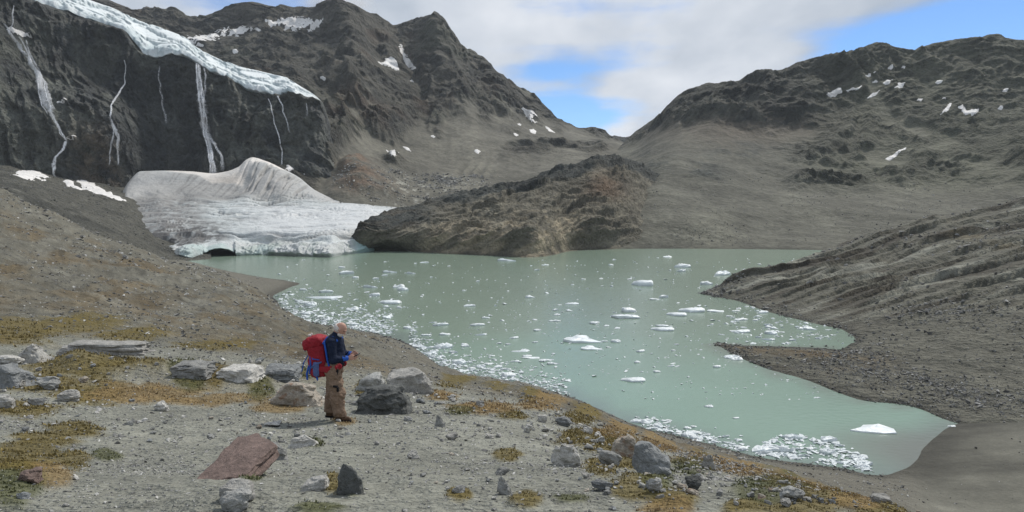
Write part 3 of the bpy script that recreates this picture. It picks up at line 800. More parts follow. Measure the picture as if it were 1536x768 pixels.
def build_left():
    lf = left
    g = lf.g; sp = lf.sp; z = g[..., 2]; X, V = lf.X, lf.V
    px, Y = project(g)
    patch = fbm(g, 160, 5, 0.55, spacing=sp, off=1.7); p2 = fbm(g, 55, 4, 0.55, spacing=sp, off=24.0)
    az = np.arctan2(g[..., 0], g[..., 1]) * 1100
    fall = fbm(np.stack([az, g[..., 1] * 0.1, z * 0.12], -1), 60, 5, 0.55, spacing=sp, off=22)
    # rock above, scree fans below; the fans climb into the gullies
    edge = np.interp(X, [70, 470, 500, 560, 600, 640, 700, 760, 800, 840, 900, 970], [300, 290, 250, 205, 190, 178, 172, 178, 178, 182, 198, 215])
    rock = sstep(16, -12, Y - edge + patch * 26 + fall * 34)
    rock = rock * (1 - 0.8 * sstep(0.25, 0.55, p2 + 0.4 * fall) * sstep(110, 150, Y))
    sill = np.exp(-((Y - 224) / 10) ** 2) * sstep(740, 770, X) * sstep(930, 890, X)
    low = np.exp(-((Y - 243) / 9) ** 2 - ((X - 590) / 30) ** 2)
    redp = np.exp(-((X - 540 - (Y - 262) * 0.25) / (16 + np.clip(Y - 235, 0, 70) * 0.5)) ** 2) * sstep(232, 246, Y) * sstep(305, 285, Y)
    rock = np.clip(np.maximum.reduce([rock, sill * sstep(-0.6, 0.2, p2), low * 0.8, redp * 0.45]), 0, 1)
    # main buttress, summit buttress and the couloirs beside them
    ax = np.interp(Y, [10, 60, 120, 200], [520, 530, 548, 575]); bx = np.interp(Y, [26, 90, 180], [652, 668, 700]); cx = np.interp(Y, [35, 70, 105, 160], [592, 601, 618, 640])
    up = sstep(215, 150, Y)
    butt = 42 * np.exp(-((X - ax) / 26) ** 2) + 30 * np.exp(-((X - bx) / 26) ** 2) - 22 * np.exp(-((X - cx) / 12) ** 2) + 22 * np.exp(-((X - 745 - (Y - 120) * 0.3) / 18) ** 2)
    lf.push(butt * up * (1 - 0.97 * np.exp(-((V - 5) / 0.35) ** 2)), along=(0, -0.95, 0.3))
    ridgefade = 1 - 0.82 * np.exp(-((V - 5) / 0.3) ** 2)
    lf.push(mountain_relief(lf, 0.03 + rock, 21.0, 150, sp, 0.55, 7.0) * ridgefade, along=(0, -0.7, 0.71))
    band = fbm(np.stack([g[..., 0] * 0.1, g[..., 1] * 0.1, z + 0.08 * g[..., 0]], -1), 38, 4, 0.55, spacing=sp, off=4)
    lf.push(rock * 8.0 * band * ridgefade, along=(0, -0.9, 0.43))
    zz = z + 0.12 * g[..., 0] + 22 * fbm(g, 120, 4, spacing=sp, off=81)
    cut = sstep(-.3, .4, fbm(g, 90, 3, off=83))
    lf.push(rock * ridgefade * (saw(-zz / 38) * 10.0 * cut + saw(-zz / 15 + 2) * 4.5), along=(0, -0.95, 0.2))
    lf.push(redp * 12.0 + sill * 7, along=(0, -0.8, 0.6))
    lf.push((fbm(g, 110, 4, 0.4, spacing=sp) * 6.0 + fall * 3.0) * (1 - rock), along=(0, 0, 1))
    # pale washed-out moraine ribs
    rib = np.exp(-((X - 712) / 30) ** 2 - ((Y - 255) / 13) ** 2)
    ribw = np.sin((az - 0.35 * z) / 2.6 + 2.2 * p2)
    lf.push(rib * 1.6 * ribw, along=(0, -0.5, 0.86))
    lf.done()
    n1 = fbm(g, 80, 6, 0.58, spacing=sp, off=3.0); n2 = fbm(g, 18, 5, 0.62, spacing=sp, off=8.0)
    steep = 1 - np.abs(lf.n[..., 2])
    c = np.zeros(g.shape, np.float32) + np.array((0.124, 0.116, 0.102), np.float32)
    c = mixc(c, (0.180, 0.168, 0.148), sstep(0.0, 0.55, fall + 0.5 * n1) * 0.7)
    rc = np.zeros(g.shape, np.float32) + np.array((0.092, 0.086, 0.078), np.float32)
    rc = mixc(rc, (0.046, 0.046, 0.045), sstep(-0.15, 0.4, n1 + 0.6 * n2 + 0.5 * band))
    rc = mixc(rc, (0.15, 0.14, 0.127), sstep(0.3, 0.6, p2 - 0.4 * n1) * 0.5)
    lay = fbm(np.stack([zz, X * .05, zz * 0], -1), 26, 5, .62, off=61)
    rc = rc * np.clip(1 + .55 * lay, .45, 1.9)[..., None]
    rc = mixc(rc, (0.098, 0.104, 0.082), sstep(.1, .5, fbm(g, 130, 3, off=62)) * .55)
    rc = mixc(rc, (0.125, 0.085, 0.065), sstep(.25, .6, fbm(g, 100, 4, off=63)) * .5)
    c = mixc(c, rc, np.clip(rock * (0.55 + 0.9 * sstep(0.3, 0.6, steep)), 0, 1))
    c = mixc(c, (0.172, 0.112, 0.082), np.clip(redp * 1.2, 0, 1) * sstep(-0.5, 0.2, n2) * 0.75)
    c = mixc(c, (0.215, 0.200, 0.170), rib * (0.45 + 0.35 * ribw))
    moraine = sstep(255, 275, Y) * sstep(560, 590, X) * sstep(740, 690, X) * sstep(0.0, 0.3, Y - 262 - (X - 590) * 0.2 + 20)
    c = mixc(c, (0.31, 0.30, 0.285), moraine * sstep(0.16, 0.42, fbm(g, 9, 4, 0.6, spacing=sp, off=41)) * 0.85)
    c = c * (1 + 0.3 * n2 * (0.4 + rock))[..., None]
    c = np.clip(c, 0.01, 0.9)
    return np.concatenate([c, (0.22 + 0.7 * rock)[..., None]], -1)


left_col = build_left()
sheet('mountain', left, left_col, M_far, kind='structure', label='dark brown peak with cloud on its summit and scree skirts')

# far ridge seen through the saddle
far_rows = [{880: ('z', 2200, 60), 1010: ('z', 2200, 60)},
            {880: (2300, 226), 905: (2300, 212), 922: (2300, 206), 935: (2300, 208), 948: (2300, 206), 965: (2300, 199), 1010: (2300, 205)},
            {880: ('z', 2500, 60), 1010: ('z', 2500, 60)}]
farr = Loft(far_rows, 882, 1008, 1.5, [24, 6])
farr.push(fbm(farr.g, 80, 5, ridged=True, spacing=farr.sp) * 6 * np.exp(-((farr.V - 1) / 0.9) ** 2), along=(0, 0, 1))
farr.done()
sheet('ridge', farr, np.zeros(farr.g.shape) + (0.115, 0.11, 0.105), M_far, kind='structure', label='small far ridge seen through the saddle')

# ------------------------------------------------------------------ waterfall cliff
cliff_top = [(-300, -110, 640), (-100, -50, 690), (0, -22, 720), (60, 4, 740), (110, 19, 755), (160, 36, 770), (190, 47, 772), (205, 64, 775), (220, 81, 775), (240, 84, 778), (260, 78, 780), (280, 84, 785), (300, 94, 787), (325, 107, 788), (350, 119, 790), (380, 134, 790), (415, 142, 790), (450, 146, 786), (482, 156, 782), (498, 195, 790), (525, 235, 850)]
cliff_base = [(-300, 240, 560), (0, 252, 625), (60, 262, 645), (130, 275, 668), (190, 283, 690), (240, 270, 720), (330, 265, 730), (420, 260, 728), (470, 268, 722), (498, 275, 735), (525, 280, 800)]


def cl_row(t, dd):
    bx = [a[0] for a in cliff_base]; tx = [a[0] for a in cliff_top]
    r = {}
    for x in sorted(set(bx + tx)):
        by = np.interp(x, bx, [a[1] for a in cliff_base]); bd = np.interp(x, bx, [a[2] for a in cliff_base])
        ty = np.interp(x, tx, [a[1] for a in cliff_top]); td = np.interp(x, tx, [a[2] for a in cliff_top])
        d = bd + (td - bd) * t + float(np.interp(x, [-300, 0, 100, 170, 220, 300, 400, 510], dd))
        r[x] = (float(d), float(by + (ty - by) * t))
    return r


cliff_rows = [{x: ('z', D - 6, P(x, y, D)[2] - 18) for x, y, D in cliff_base},
              {x: (D, y) for x, y, D in cliff_base},
              cl_row(0.33, (-20, -20, -22, -30, 4, 8, 4, 0)), cl_row(0.66, (-16, -14, 0, 8, 8, 6, 0, 0)),
              {x: (D, y) for x, y, D in cliff_top},
              {x: (D + 80, y - 4) for x, y, D in cliff_top}]
cliff = Loft(cliff_rows, -120, 522, 1.4, [6, 64, 64, 64, 8])


def build_cliff():
    lf = cliff
    g = lf.g; sp = lf.sp; z = g[..., 2]; X, V = lf.X, lf.V
    top = 1 - 0.97 * sstep(3.75, 4.0, V)
    top = top * (0.15 + 0.85 * sstep(0.6, 1.3, V))
    d = mountain_relief(lf, np.ones(X.shape), 17.0, 95, sp, 0.55, 13.0)
    blocks = fbm(np.stack([g[..., 0], g[..., 1], z * 0.6], -1), 22, 5, 0.6, ridged=True, spacing=sp, off=3) * 4.0
    vx = X * .75 + 0.22 * z + 14 * fbm(g, 60, 4, spacing=sp, off=17)
    joints = saw(vx / 21) * 6.0 * sstep(-.35, .35, fbm(g, 70, 3, off=19)) + saw(vx / 8.5) * 2.4
    zz = z + 0.2 * g[..., 0] + 12 * fbm(g, 50, 3, spacing=sp, off=29)
    ledg = saw(-zz / 30) * 6.0 * sstep(-.2, .4, fbm(g, 60, 3, off=39))
    lf.push((d + blocks + joints + ledg) * top, along=(0.1, -0.93, 0.3))
    lf.done()
    n1 = fbm(g, 50, 6, 0.58, spacing=sp, off=3.0); n2 = fbm(g, 12, 5, 0.62, spacing=sp, off=8.0)
    vert = fbm(np.stack([g[..., 0], g[..., 1], z * 0.12], -1), 20, 5, 0.6, spacing=sp, off=6)
    c = np.zeros(g.shape, np.float32) + np.array((0.112, 0.117, 0.110), np.float32)
    c = mixc(c, (0.045, 0.050, 0.055), sstep(-0.25, 0.35, vert + 0.5 * n1))
    lay = fbm(np.stack([zz, X * .06, zz * 0], -1), 18, 5, .62, off=67)
    c = c * np.clip(1 + .5 * lay, .45, 1.9)[..., None]
    wetc = np.exp(-((X - 250) / 75) ** 2) * sstep(3.9, 3.0, V)
    c = mixc(c, (0.038, 0.044, 0.050), wetc * 0.65)
    warm = np.exp(-((X - 140) / 28) ** 2) * sstep(2.5, 1.6, V) + 0.6 * np.exp(-((X - 172) / 14) ** 2) * sstep(1.6, 1.2, V)
    c = mixc(c, (0.165, 0.128, 0.098), np.clip(warm, 0, 1) * sstep(-0.5, 0.3, n2) * 0.9)
    pale = sstep(0.3, 0.65, fbm(np.stack([g[..., 0], g[..., 1], z * 0.4], -1), 30, 5, 0.55, spacing=sp, off=19))
    c = mixc(c, (0.17, 0.165, 0.155), pale * 0.5 * sstep(280, 380, X))
    c = mixc(c, (0.115, 0.12, 0.095), sstep(120, 20, X) * 0.5 * sstep(0, 0.5, n1))
    c = c * (1 + 0.3 * n2)[..., None]
    return np.clip(c, 0.01, 0.9)


cliff_col = build_cliff()
sheet('cliff', cliff, cliff_col, M_cliff, kind='structure', label='dark wet cliff below the hanging glacier')

# scree between cliff and hillside
scree_rows = [
    {-350: ('z', 250, 20), 0: ('z', 280, 12), 100: ('z', 300, 8), 190: ('z', 330, 2), 250: ('z', 360, -3), 320: ('z', 375, -4)},
    {-350: (300, 270), 0: (330, 285), 100: (330, 332), 190: (345, 364), 250: (385, 386), 320: (392, 392)},
    {-350: (400, 258), 0: (420, 272), 100: (430, 303), 190: (430, 338), 250: (430, 366), 320: (430, 376)},
    {-350: (480, 248), 0: (520, 262), 100: (540, 286), 190: (540, 312), 250: (540, 336), 320: (540, 350)},
    {-350: (580, 232), 0: (640, 248), 60: (660, 257), 130: (684, 270), 190: (705, 279), 250: (700, 290), 320: (700, 300)},
    {-350: (640, 225), 0: (690, 244), 190: (740, 276), 320: (740, 296)},
]
scree = Loft(scree_rows, -130, 318, 1.8, [4, 40, 40, 40, 8])
sg = scree.g
_wet = sstep(0.0, 6, sg[..., 2])
scree.push((fbm(sg, 40, 5, spacing=scree.sp) * 3.0 + fbm(sg, 7, 4, 0.6, spacing=scree.sp, off=5) * 0.8) * _wet, along=(0, 0, 1))
scree.done()
_n1 = fbm(sg, 50, 5, 0.58, spacing=scree.sp, off=3); _n2 = fbm(sg, 8, 5, 0.62, spacing=scree.sp, off=8)
_c = np.zeros(sg.shape, np.float32) + np.array((0.125, 0.120, 0.110), np.float32)
_c = mixc(_c, (0.085, 0.083, 0.078), sstep(-0.1, 0.5, _n1))
_c = mixc(_c, (0.22, 0.215, 0.2), sstep(0.35, 0.7, _n2) * 0.5)
scree_col = np.clip(_c * (1 + 0.25 * _n2)[..., None], 0.01, 0.9)
sheet('scree_slope', scree, scree_col, M_bank, kind='structure', label='dark grey scree slope below the cliff')

# ------------------------------------------------------------------ glacier tongue
def D2(y):
    return Lk(300, y)[1]


front = [(236, 384), (247, 383), (259, 385), (286, 389), (304, 386), (310, 385.5), (331, 385), (352, 384), (358, 383.5), (393, 382.5), (430, 383.5), (459, 384.5), (480, 385), (495, 385.5), (515, 382), (534, 380), (561, 376), (612, 374)]
ftop = {236: 377, 247: 374, 259: 372, 286: 371, 304: 367, 310: 366, 331: 363.5, 352: 364, 358: 365, 393: 367, 430: 368, 459: 368, 495: 369, 534: 364, 558: 363, 574: 373, 612: 374}


def ft(x):
    return float(np.interp(x, sorted(ftop), [ftop[k] for k in sorted(ftop)]))


def cave(x):                                    # 1 inside the ice cave, 0 outside
    return float(np.interp(x, [307, 311, 331, 351, 356], [0, 1, 1, 1, 0]))


def arch(x):                                    # top of the mouth above the water
    return float(np.interp(x, [307, 313, 322, 331, 343, 351, 356], [385, 377, 374.3, 373.5, 375.5, 379.5, 384]))


fr_x = sorted(set([f[0] for f in front] + [305, 307, 309, 311, 313, 318, 322, 326, 337, 343, 347, 351, 354, 356]))
fy = lambda x: float(np.interp(x, [f[0] for f in front], [f[1] for f in front]))
tongue_rows = [
    {x: ('z', D2(fy(x)) + 46 * cave(x), -4) for x in fr_x},
    {x: ('z', D2(fy(x)) + 46 * cave(x), 0.0 if cave(x) == 0 else 1.2) for x in fr_x},
    {x: ((D2(fy(x)) + 2.0, 0.65 * fy(x) + 0.35 * ft(x)) if cave(x) < 0.5 else (D2(fy(x)) + 2.5, arch(x) - 0.3)) for x in fr_x},
    {x: ((D2(fy(x)) + 4.5, 0.42 * fy(x) + 0.58 * ft(x)) if cave(x) < 0.5 else (D2(fy(x)) + 0.8, arch(x) - 1.6)) for x in fr_x},
    {x: (D2(fy(x)) + float(np.interp(x, [500, 535], [15, 6])), ft(x)) for x in fr_x},
    tab([(190, 352, 450), (247, 353, 445), (300, 348, 450), (400, 350, 445), (500, 350, 445), (550, 350, 458), (561, 355, 458)]),
    tab([(172, 335, 515), (250, 320, 525), (300, 318, 530), (400, 316, 530), (500, 317, 530), (612, 320, 535)]),
    tab([(172, 314, 585), (185, 304, 590), (215, 303, 592), (240, 297, 595), (270, 301, 596), (300, 295, 602), (335, 299, 598), (365, 292, 606), (395, 299, 598), (425, 293, 604), (450, 298, 598), (500, 304, 590), (550, 309, 585), (612, 313, 580)]),
    tab([(172, 312, 620), (182, 299, 625), (192, 288, 630), (250, 279, 640), (319, 278, 640), (364, 278, 640), (385, 268, 640), (410, 265, 640), (430, 270, 640), (470, 289, 630), (504, 301.5, 620), (550, 308.5, 605), (612, 313.2, 600)]),
    tab([(172, 310, 640), (180, 296, 650), (188, 280, 655), (196, 269, 660), (211, 257, 668), (250, 256, 672), (286, 257, 676), (319, 260, 680), (340, 257, 680), (358, 250, 682), (370, 239, 685), (379, 236, 686), (400, 242, 685), (426, 254, 680), (447, 265, 670), (474, 286, 655), (504, 299, 640), (549, 307, 625), (612, 312, 615)]),
    {175: ('z', 690, 30), 250: ('z', 715, 45), 379: ('z', 722, 55), 474: ('z', 690, 35), 612: ('z', 650, 18)},
]
for _r, _e in zip(tongue_rows[:6], (561, 561, 561, 561, 561, 561)):      # the ice ends against the rock hump
    for _x in [x for x in _r if x > _e]:
        del _r[_x]
    if _e < 560:
        _k = max(_r); _r[_e] = _r[_k]
        if _k != _e:
            del _r[_k]
    _r[_e + 8] = ('z', 500, -5); _r[612] = ('z', 520, -5)
tongue = Loft(tongue_rows, 174, 610, 1.0, [4, 16, 5, 12, 24, 44, 36, 20, 30, 6])


def build_tongue():
    lf = tongue
    g = lf.g; sp = lf.sp; z = g[..., 2]; X, V = lf.X, lf.V
    top = sstep(3.6, 4.4, V)
    cavem = np.interp(X, [305, 312, 350, 357], [0, 1, 1, 0])
    # arcs of crevasses across the flow; the flow comes from the cone behind
    cx, cy = -190.0, 700.0
    rad = np.hypot((g[..., 0] - cx) * 0.8, g[..., 1] - cy); ang = np.arctan2(g[..., 0] - cx, cy - g[..., 1])
    q = np.stack([rad + 9 * fbm(g, 60, 3), ang * 16, z * 0], -1)
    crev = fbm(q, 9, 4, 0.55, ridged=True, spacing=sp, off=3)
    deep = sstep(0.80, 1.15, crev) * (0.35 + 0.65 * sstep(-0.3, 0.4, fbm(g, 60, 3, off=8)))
    gl = sstep(4.2, 4.8, V) * sstep(8.0, 6.9, V)
    lf.push(-deep * 2.6 * gl + fbm(g, 40, 3, spacing=sp) * 2.0 * gl + fbm(g, 14, 4, .55, spacing=sp, off=55) * 2.0 * sstep(2.8, 3.6, V) * sstep(5.3, 4.4, V) * (1 - cavem), along=(0, 0, 1))
    # runnels on the face of the cone
    azr = np.stack([g[..., 0], g[..., 1] * 0.1, z * 0.1], -1)
    run = fbm(azr, 7, 4, 0.6, ridged=True, spacing=sp, off=11)
    cone = sstep(6.8, 7.8, V) * sstep(9.05, 8.6, V)
    lf.push(-sstep(0.65, 1.1, run) * 3.0 * cone * sstep(340, 400, X) + fbm(g, 25, 3, spacing=sp) * 1.0 * cone, along=(0, -0.6, 0.8))
    # broken ice front
    fr = sstep(0.6, 1.2, V) * sstep(4.5, 3.8, V) * (1 - cavem)
    vert = fbm(np.stack([g[..., 0], g[..., 1] * 0.2, z * 0.25], -1), 10, 5, 0.6, ridged=True, spacing=sp, off=21)
    lf.push((vert * 3.4 + fbm(g, 5, 4, 0.6, ridged=True, spacing=sp) * 1.2) * fr, along=(0, -0.9, 0.43))
    lf.done()
    n1 = fbm(g, 40, 5, 0.55, spacing=sp, off=4); n2 = fbm(g, 6, 5, 0.62, spacing=sp, off=9)
    V0 = V; V = V + 0.45 * fbm(g * (1, .4, 0), 45, 4, .6, off=64) * sstep(5.4, 6.4, V) * sstep(8.6, 7.8, V)
    gl = sstep(4.2, 4.8, V) * sstep(8.0, 6.9, V); cone = sstep(6.8, 7.8, V) * sstep(9.05, 8.6, V)
    c = np.zeros(g.shape, np.float32) + np.array((0.49, 0.522, 0.515), np.float32)
    fine = fbm(q * (1, 1, 1), 4.5, 4, 0.6, ridged=True, spacing=sp, off=13)
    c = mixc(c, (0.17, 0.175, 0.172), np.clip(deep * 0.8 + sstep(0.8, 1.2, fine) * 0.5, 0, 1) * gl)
    c = mixc(c, (0.36, 0.36, 0.35), sstep(0.0, 0.6, fbm(q * (1, .5, 1), 20, 4, .55, off=77)) * gl * .55)
    c = mixc(c, (0.60, 0.61, 0.61), sstep(4.6, 5.4, V) * sstep(6.9, 6.0, V) * sstep(330, 430, X) * 0.6)
    # rock flour and rubble melted out along the margins and below the cone
    deb = sstep(6.5, 7.2, V + 0.25 * n1) * sstep(8.7, 7.9, V + 0.2 * n2) * sstep(460, 420, X)
    c = mixc(c, (0.24, 0.235, 0.22), deb * 0.85)
    lm = sstep(330, 275, X + n1 * 20) * sstep(7.6, 7.0, V) * sstep(4.0, 4.5, V)
    c = mixc(c, (0.21, 0.205, 0.195), lm * (0.45 + 0.5 * sstep(-0.2, 0.3, n2 + fine * 0.3)))
    blk = sstep(350, 318, X + 25 * n1) * sstep(5.7, 4.9, V + 0.4 * n1) * sstep(3.9, 4.15, V)
    c = mixc(c, (0.085, 0.082, 0.078), blk * sstep(-0.35, 0.15, n2) * 0.9)
    # old snow on the cone crest
    sn_lo = np.interp(X, [187, 215, 245, 260, 300, 319, 364, 375, 381, 414, 430, 445], [9.2, 9.2, 8.95, 8.75, 8.55, 8.1, 8.1, 8.5, 8.62, 8.7, 8.8, 9.2])
    sn = sstep(-0.05, 0.08, V - sn_lo + 0.03 * n2)
    c = mixc(c, np.array((0.66, 0.63, 0.585)), sn)
    dirty = np.exp(-((X - 345) / 40) ** 2) * sstep(8.75, 8.3, V + 0.15 * n1) * sn
    c = mixc(c, (0.40, 0.365, 0.32), dirty * 0.8)
    cn = cone * (1 - sn)
    c = mixc(c, (0.34, 0.335, 0.32), cn * 0.75)
    c = mixc(c, (0.20, 0.197, 0.187), cn * sstep(0.55, 1.1, run) * 0.75)
    c = mixc(c, (0.46, 0.455, 0.435), cn * sstep(290, 220, X) * 0.8)
    ff = sstep(4.25, 3.9, V)
    c = mixc(c, (0.47, 0.485, 0.475), ff * .8)
    c = mixc(c, (0.36, 0.46, 0.44), ff * sstep(0.1, 0.5, n1) * .7)
    c = mixc(c, (0.33, 0.34, 0.32), sstep(3.2, 3.9, V) * sstep(5.0, 4.3, V) * sstep(-.2, .3, n1 + .5 * n2) * sstep(360, 390, X) * .6)
    c = mixc(c, (0.30, 0.34, 0.315), ff * sstep(-0.1, 0.4, n2 + 0.3 * n1) * sstep(350, 380, X) * 0.8)
    c = mixc(c, (0.30, 0.47, 0.46), ff * sstep(525, 545, X) * 0.8)
    c = c * (1 + 0.08 * n2)[..., None]
    return np.clip(c, 0.02, 0.92)


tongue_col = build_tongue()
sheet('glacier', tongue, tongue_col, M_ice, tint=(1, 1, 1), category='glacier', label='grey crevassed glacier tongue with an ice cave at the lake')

# ------------------------------------------------------------------ hanging glacier over the cliff
low = [(-150, -68), (0, -18), (60, 8), (110, 22), (160, 40), (190, 51), (205, 68), (220, 85), (240, 88), (260, 81), (280, 87), (300, 98), (325, 111), (350, 123), (380, 138), (400, 142), (415, 146), (428, 140), (440, 141), (455, 148), (470, 152), (486, 160)]
upp = [(-150, -160), (0, -80), (60, -30), (110, -8), (135, 2), (165, 12), (210, 32), (240, 42), (280, 58), (292, 70), (300, 75), (325, 88), (360, 100), (400, 110), (430, 117), (450, 130), (470, 142), (486, 157)]
ly = lambda x: float(np.interp(x, [a[0] for a in low], [a[1] for a in low]))
uy = lambda x: float(np.interp(x, [a[0] for a in upp], [a[1] for a in upp]))
ctd = lambda x: float(np.interp(x, [a[0] for a in cliff_top], [a[2] for a in cliff_top]))
hx = sorted(set([a[0] for a in low + upp]))
hang_rows = [
    {x: (ctd(x) + 8, ly(x) + 6) for x in hx},
    {x: (ctd(x) - 9, ly(x)) for x in hx},
    {x: (ctd(x) - 6, 0.72 * ly(x) + 0.28 * uy(x)) for x in hx},
    {x: (ctd(x) + 35, 0.36 * ly(x) + 0.64 * uy(x)) for x in hx},
    {x: (ctd(x) + 100, uy(x)) for x in hx},
    {x: ('z', ctd(x) + 150, P(x, uy(x), ctd(x) + 100)[2] - 40) for x in hx},
]
hang = Loft(hang_rows, -140, 485, 1.2, [4, 18, 26, 26, 5])


def build_hang():
    lf = hang
    g = lf.g; sp = lf.sp; z = g[..., 2]; X, V = lf.X, lf.V
    taper = sstep(486, 440, X) * 0.85 + 0.15
    vert = fbm(np.stack([g[..., 0], g[..., 1] * 0.3, z * 0.35], -1), 14, 5, 0.6, ridged=True, spacing=sp, off=2)
    ser = fbm(np.stack([g[..., 0] * 0.9, g[..., 1], z * 0.8], -1), 26, 5, 0.58, ridged=True, spacing=sp, off=7)
    lf.push((vert * 4.0 * sstep(2.6, 1.8, V) * sstep(0.3, 0.9, V) - sstep(.65, 1.1, ser) * 5.0 * sstep(1.6, 2.3, V) * sstep(4.3, 3.9, V)) * taper, along=(0, -0.8, 0.6))
    lf.done()
    n1 = fbm(g, 40, 5, spacing=sp, off=4); n2 = fbm(g, 7, 5, 0.62, spacing=sp, off=9)
    c = np.zeros(g.shape, np.float32) + np.array((0.63, 0.68, 0.68), np.float32)
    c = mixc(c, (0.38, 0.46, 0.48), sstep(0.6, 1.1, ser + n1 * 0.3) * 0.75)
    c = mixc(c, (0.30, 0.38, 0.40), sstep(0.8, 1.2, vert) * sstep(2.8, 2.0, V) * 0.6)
    c = mixc(c, (0.72, 0.75, 0.75), sstep(0.5, 0.1, ser + 0.3 * n2) * 0.6)
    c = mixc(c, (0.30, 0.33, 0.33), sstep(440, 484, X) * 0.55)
    c = c * (1 + 0.12 * n2)[..., None]
    return np.clip(c, 0.02, 0.92)


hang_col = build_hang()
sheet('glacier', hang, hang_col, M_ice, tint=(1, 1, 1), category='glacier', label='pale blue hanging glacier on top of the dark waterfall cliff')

# ------------------------------------------------------------------ lake, valley floor
def polyline_dist(pts, line):
    d = np.full(len(pts), 1e9)
    for a, b in zip(line[:-1], line[1:]):
        a = np.array(a); b = np.array(b); ab = b - a
        t = np.clip(((pts - a) @ ab) / (ab @ ab), 0, 1)
        d = np.minimum(d, np.linalg.norm(pts - a - t[:, None] * ab, axis=1))
    return d


NEAR_SHORE = [(399, 443), (405, 457), (442, 478), (496, 490), (536, 498), (586, 502), (610, 514), (611, 523), (630, 536), (674, 556), (724, 567), (786, 577), (833, 587), (860, 598), (894, 619), (950, 637),
              (1010, 652), (1115, 679), (1175, 691), (1242, 702), (1300, 711), (1345, 712), (1385, 695), (1410, 660), (1430, 640)]
RIGHT_SHORE = [(1430, 640), (1401, 617), (1350, 607), (1283, 600), (1230, 577), (1175, 563), (1125, 544), (1084, 524), (1067, 517), (1141, 519), (1209, 521), (1260, 524)]


def build_lake():
    xs = np.linspace(-260, 330, 150); ys = np.linspace(70, 520, 130)
    g = np.stack(np.meshgrid(xs, ys), -1)
    p = g.reshape(-1, 2)
    near_l = [Lk(*q)[:2] for q in NEAR_SHORE]; right_l = [Lk(*q)[:2] for q in RIGHT_SHORE]
    d1 = polyline_dist(p, near_l); d2 = polyline_dist(p, right_l)
    tip = Lk(1395, 680)[:2]
    d3 = np.linalg.norm(p - tip, axis=1)
    n = fbm(np.concatenate([p, p[:, :1] * 0], 1), 25, 4)
    c = np.zeros((len(p), 3), np.float32) + np.array((0.178, 0.236, 0.180), np.float32)
    c = mixc(c, (0.186, 0.278, 0.218), sstep(210, 110, p[:, 1] + 25 * n + 0.25 * np.abs(p[:, 0] - 20)))      # milkier water near the outlet
    c = mixc(c, (0.140, 0.175, 0.158), sstep(6.0, 0.5, d1 + n) * 0.8)       # silty bed showing at the edge
    c = mixc(c, (0.150, 0.165, 0.135), sstep(3.5, 0.3, d2 + n) * 0.7)
    c = mixc(c, (0.140, 0.142, 0.122), sstep(15, 4, d3 + 3 * n) * 0.8)
    v = np.concatenate([p, np.zeros((len(p), 1))], 1)
    return mesh_arrays('lake', v, grid_faces(130, 150), c)


link('lake', build_lake(), M_water, kind='structure', label='milky green glacial lake with drifting ice')
vf = mesh_arrays('valley_floor', [(-6000, -3000, -8), (6000, -3000, -8), (6000, 9000, -8), (-6000, 9000, -8)], [(0, 1, 2, 3)], np.zeros((4, 3)) + 0.15)
link('valley_floor', vf, M_bank, kind='structure', label='stony valley floor under the lake and slopes')

# ------------------------------------------------------------------ stones
def hull_mesh(name, pts, cuts=2, rough=0.05, seed=0, bevel=0.06):
    """angular block: convex hull of points, edges broken, faces roughened"""
    bm = bmesh.new()
    for p in pts:
        bm.verts.new(p)
    r = bmesh.ops.convex_hull(bm, input=bm.verts)
    bmesh.ops.delete(bm, geom=[v for v in bm.verts if not v.link_faces], context='VERTS')
    bmesh.ops.dissolve_limit(bm, angle_limit=math.radians(9), verts=bm.verts, edges=bm.edges)
    if bevel > 0:
        bmesh.ops.bevel(bm, geom=list(bm.edges), offset=bevel, segments=1, affect='EDGES', profile=0.6, clamp_overlap=True)
        bmesh.ops.remove_doubles(bm, verts=bm.verts, dist=0.008)
        bmesh.ops.recalc_face_normals(bm, faces=bm.faces)
    bmesh.ops.triangulate(bm, faces=bm.faces)
    for _ in range(cuts):
        long = [e for e in bm.edges if e.calc_length() > 0.28 * (0.62 ** _)]
        if long:
            bmesh.ops.subdivide_edges(bm, edges=long, cuts=1, use_grid_fill=False)
            bmesh.ops.triangulate(bm, faces=bm.faces)
    bm.normal_update()
    co = np.array([v.co[:] for v in bm.verts])
    if rough > 0:
        d = fbm(co + seed * 3.7, 0.8, 6, 0.62, off=seed) * rough * 1.7 - sstep(.75, 1.1, fbm(co * (1, 1, 1.5) + seed * 1.7, 0.7, 3, .5, ridged=True, off=seed + 40)) * rough * 1.2
        for v, k in zip(bm.verts, d):
            v.co += v.normal * float(k)
    me = bpy.data.meshes.new(name)
    bm.to_mesh(me); bm.free()
    return me


def rand_pts(seed, n=16, sq=(1, 0.8, 0.6), boxy=0.5):
    r = np.random.default_rng(seed)
    p = r.normal(size=(n, 3)); p /= np.linalg.norm(p, axis=1, keepdims=True)
    m = np.abs(p).max(1, keepdims=True)
    p = p * (1 - boxy) + p / m * boxy * 0.9
    p *= r.uniform(0.82, 1.08, (n, 1))
    return p * np.array(sq) * 0.5


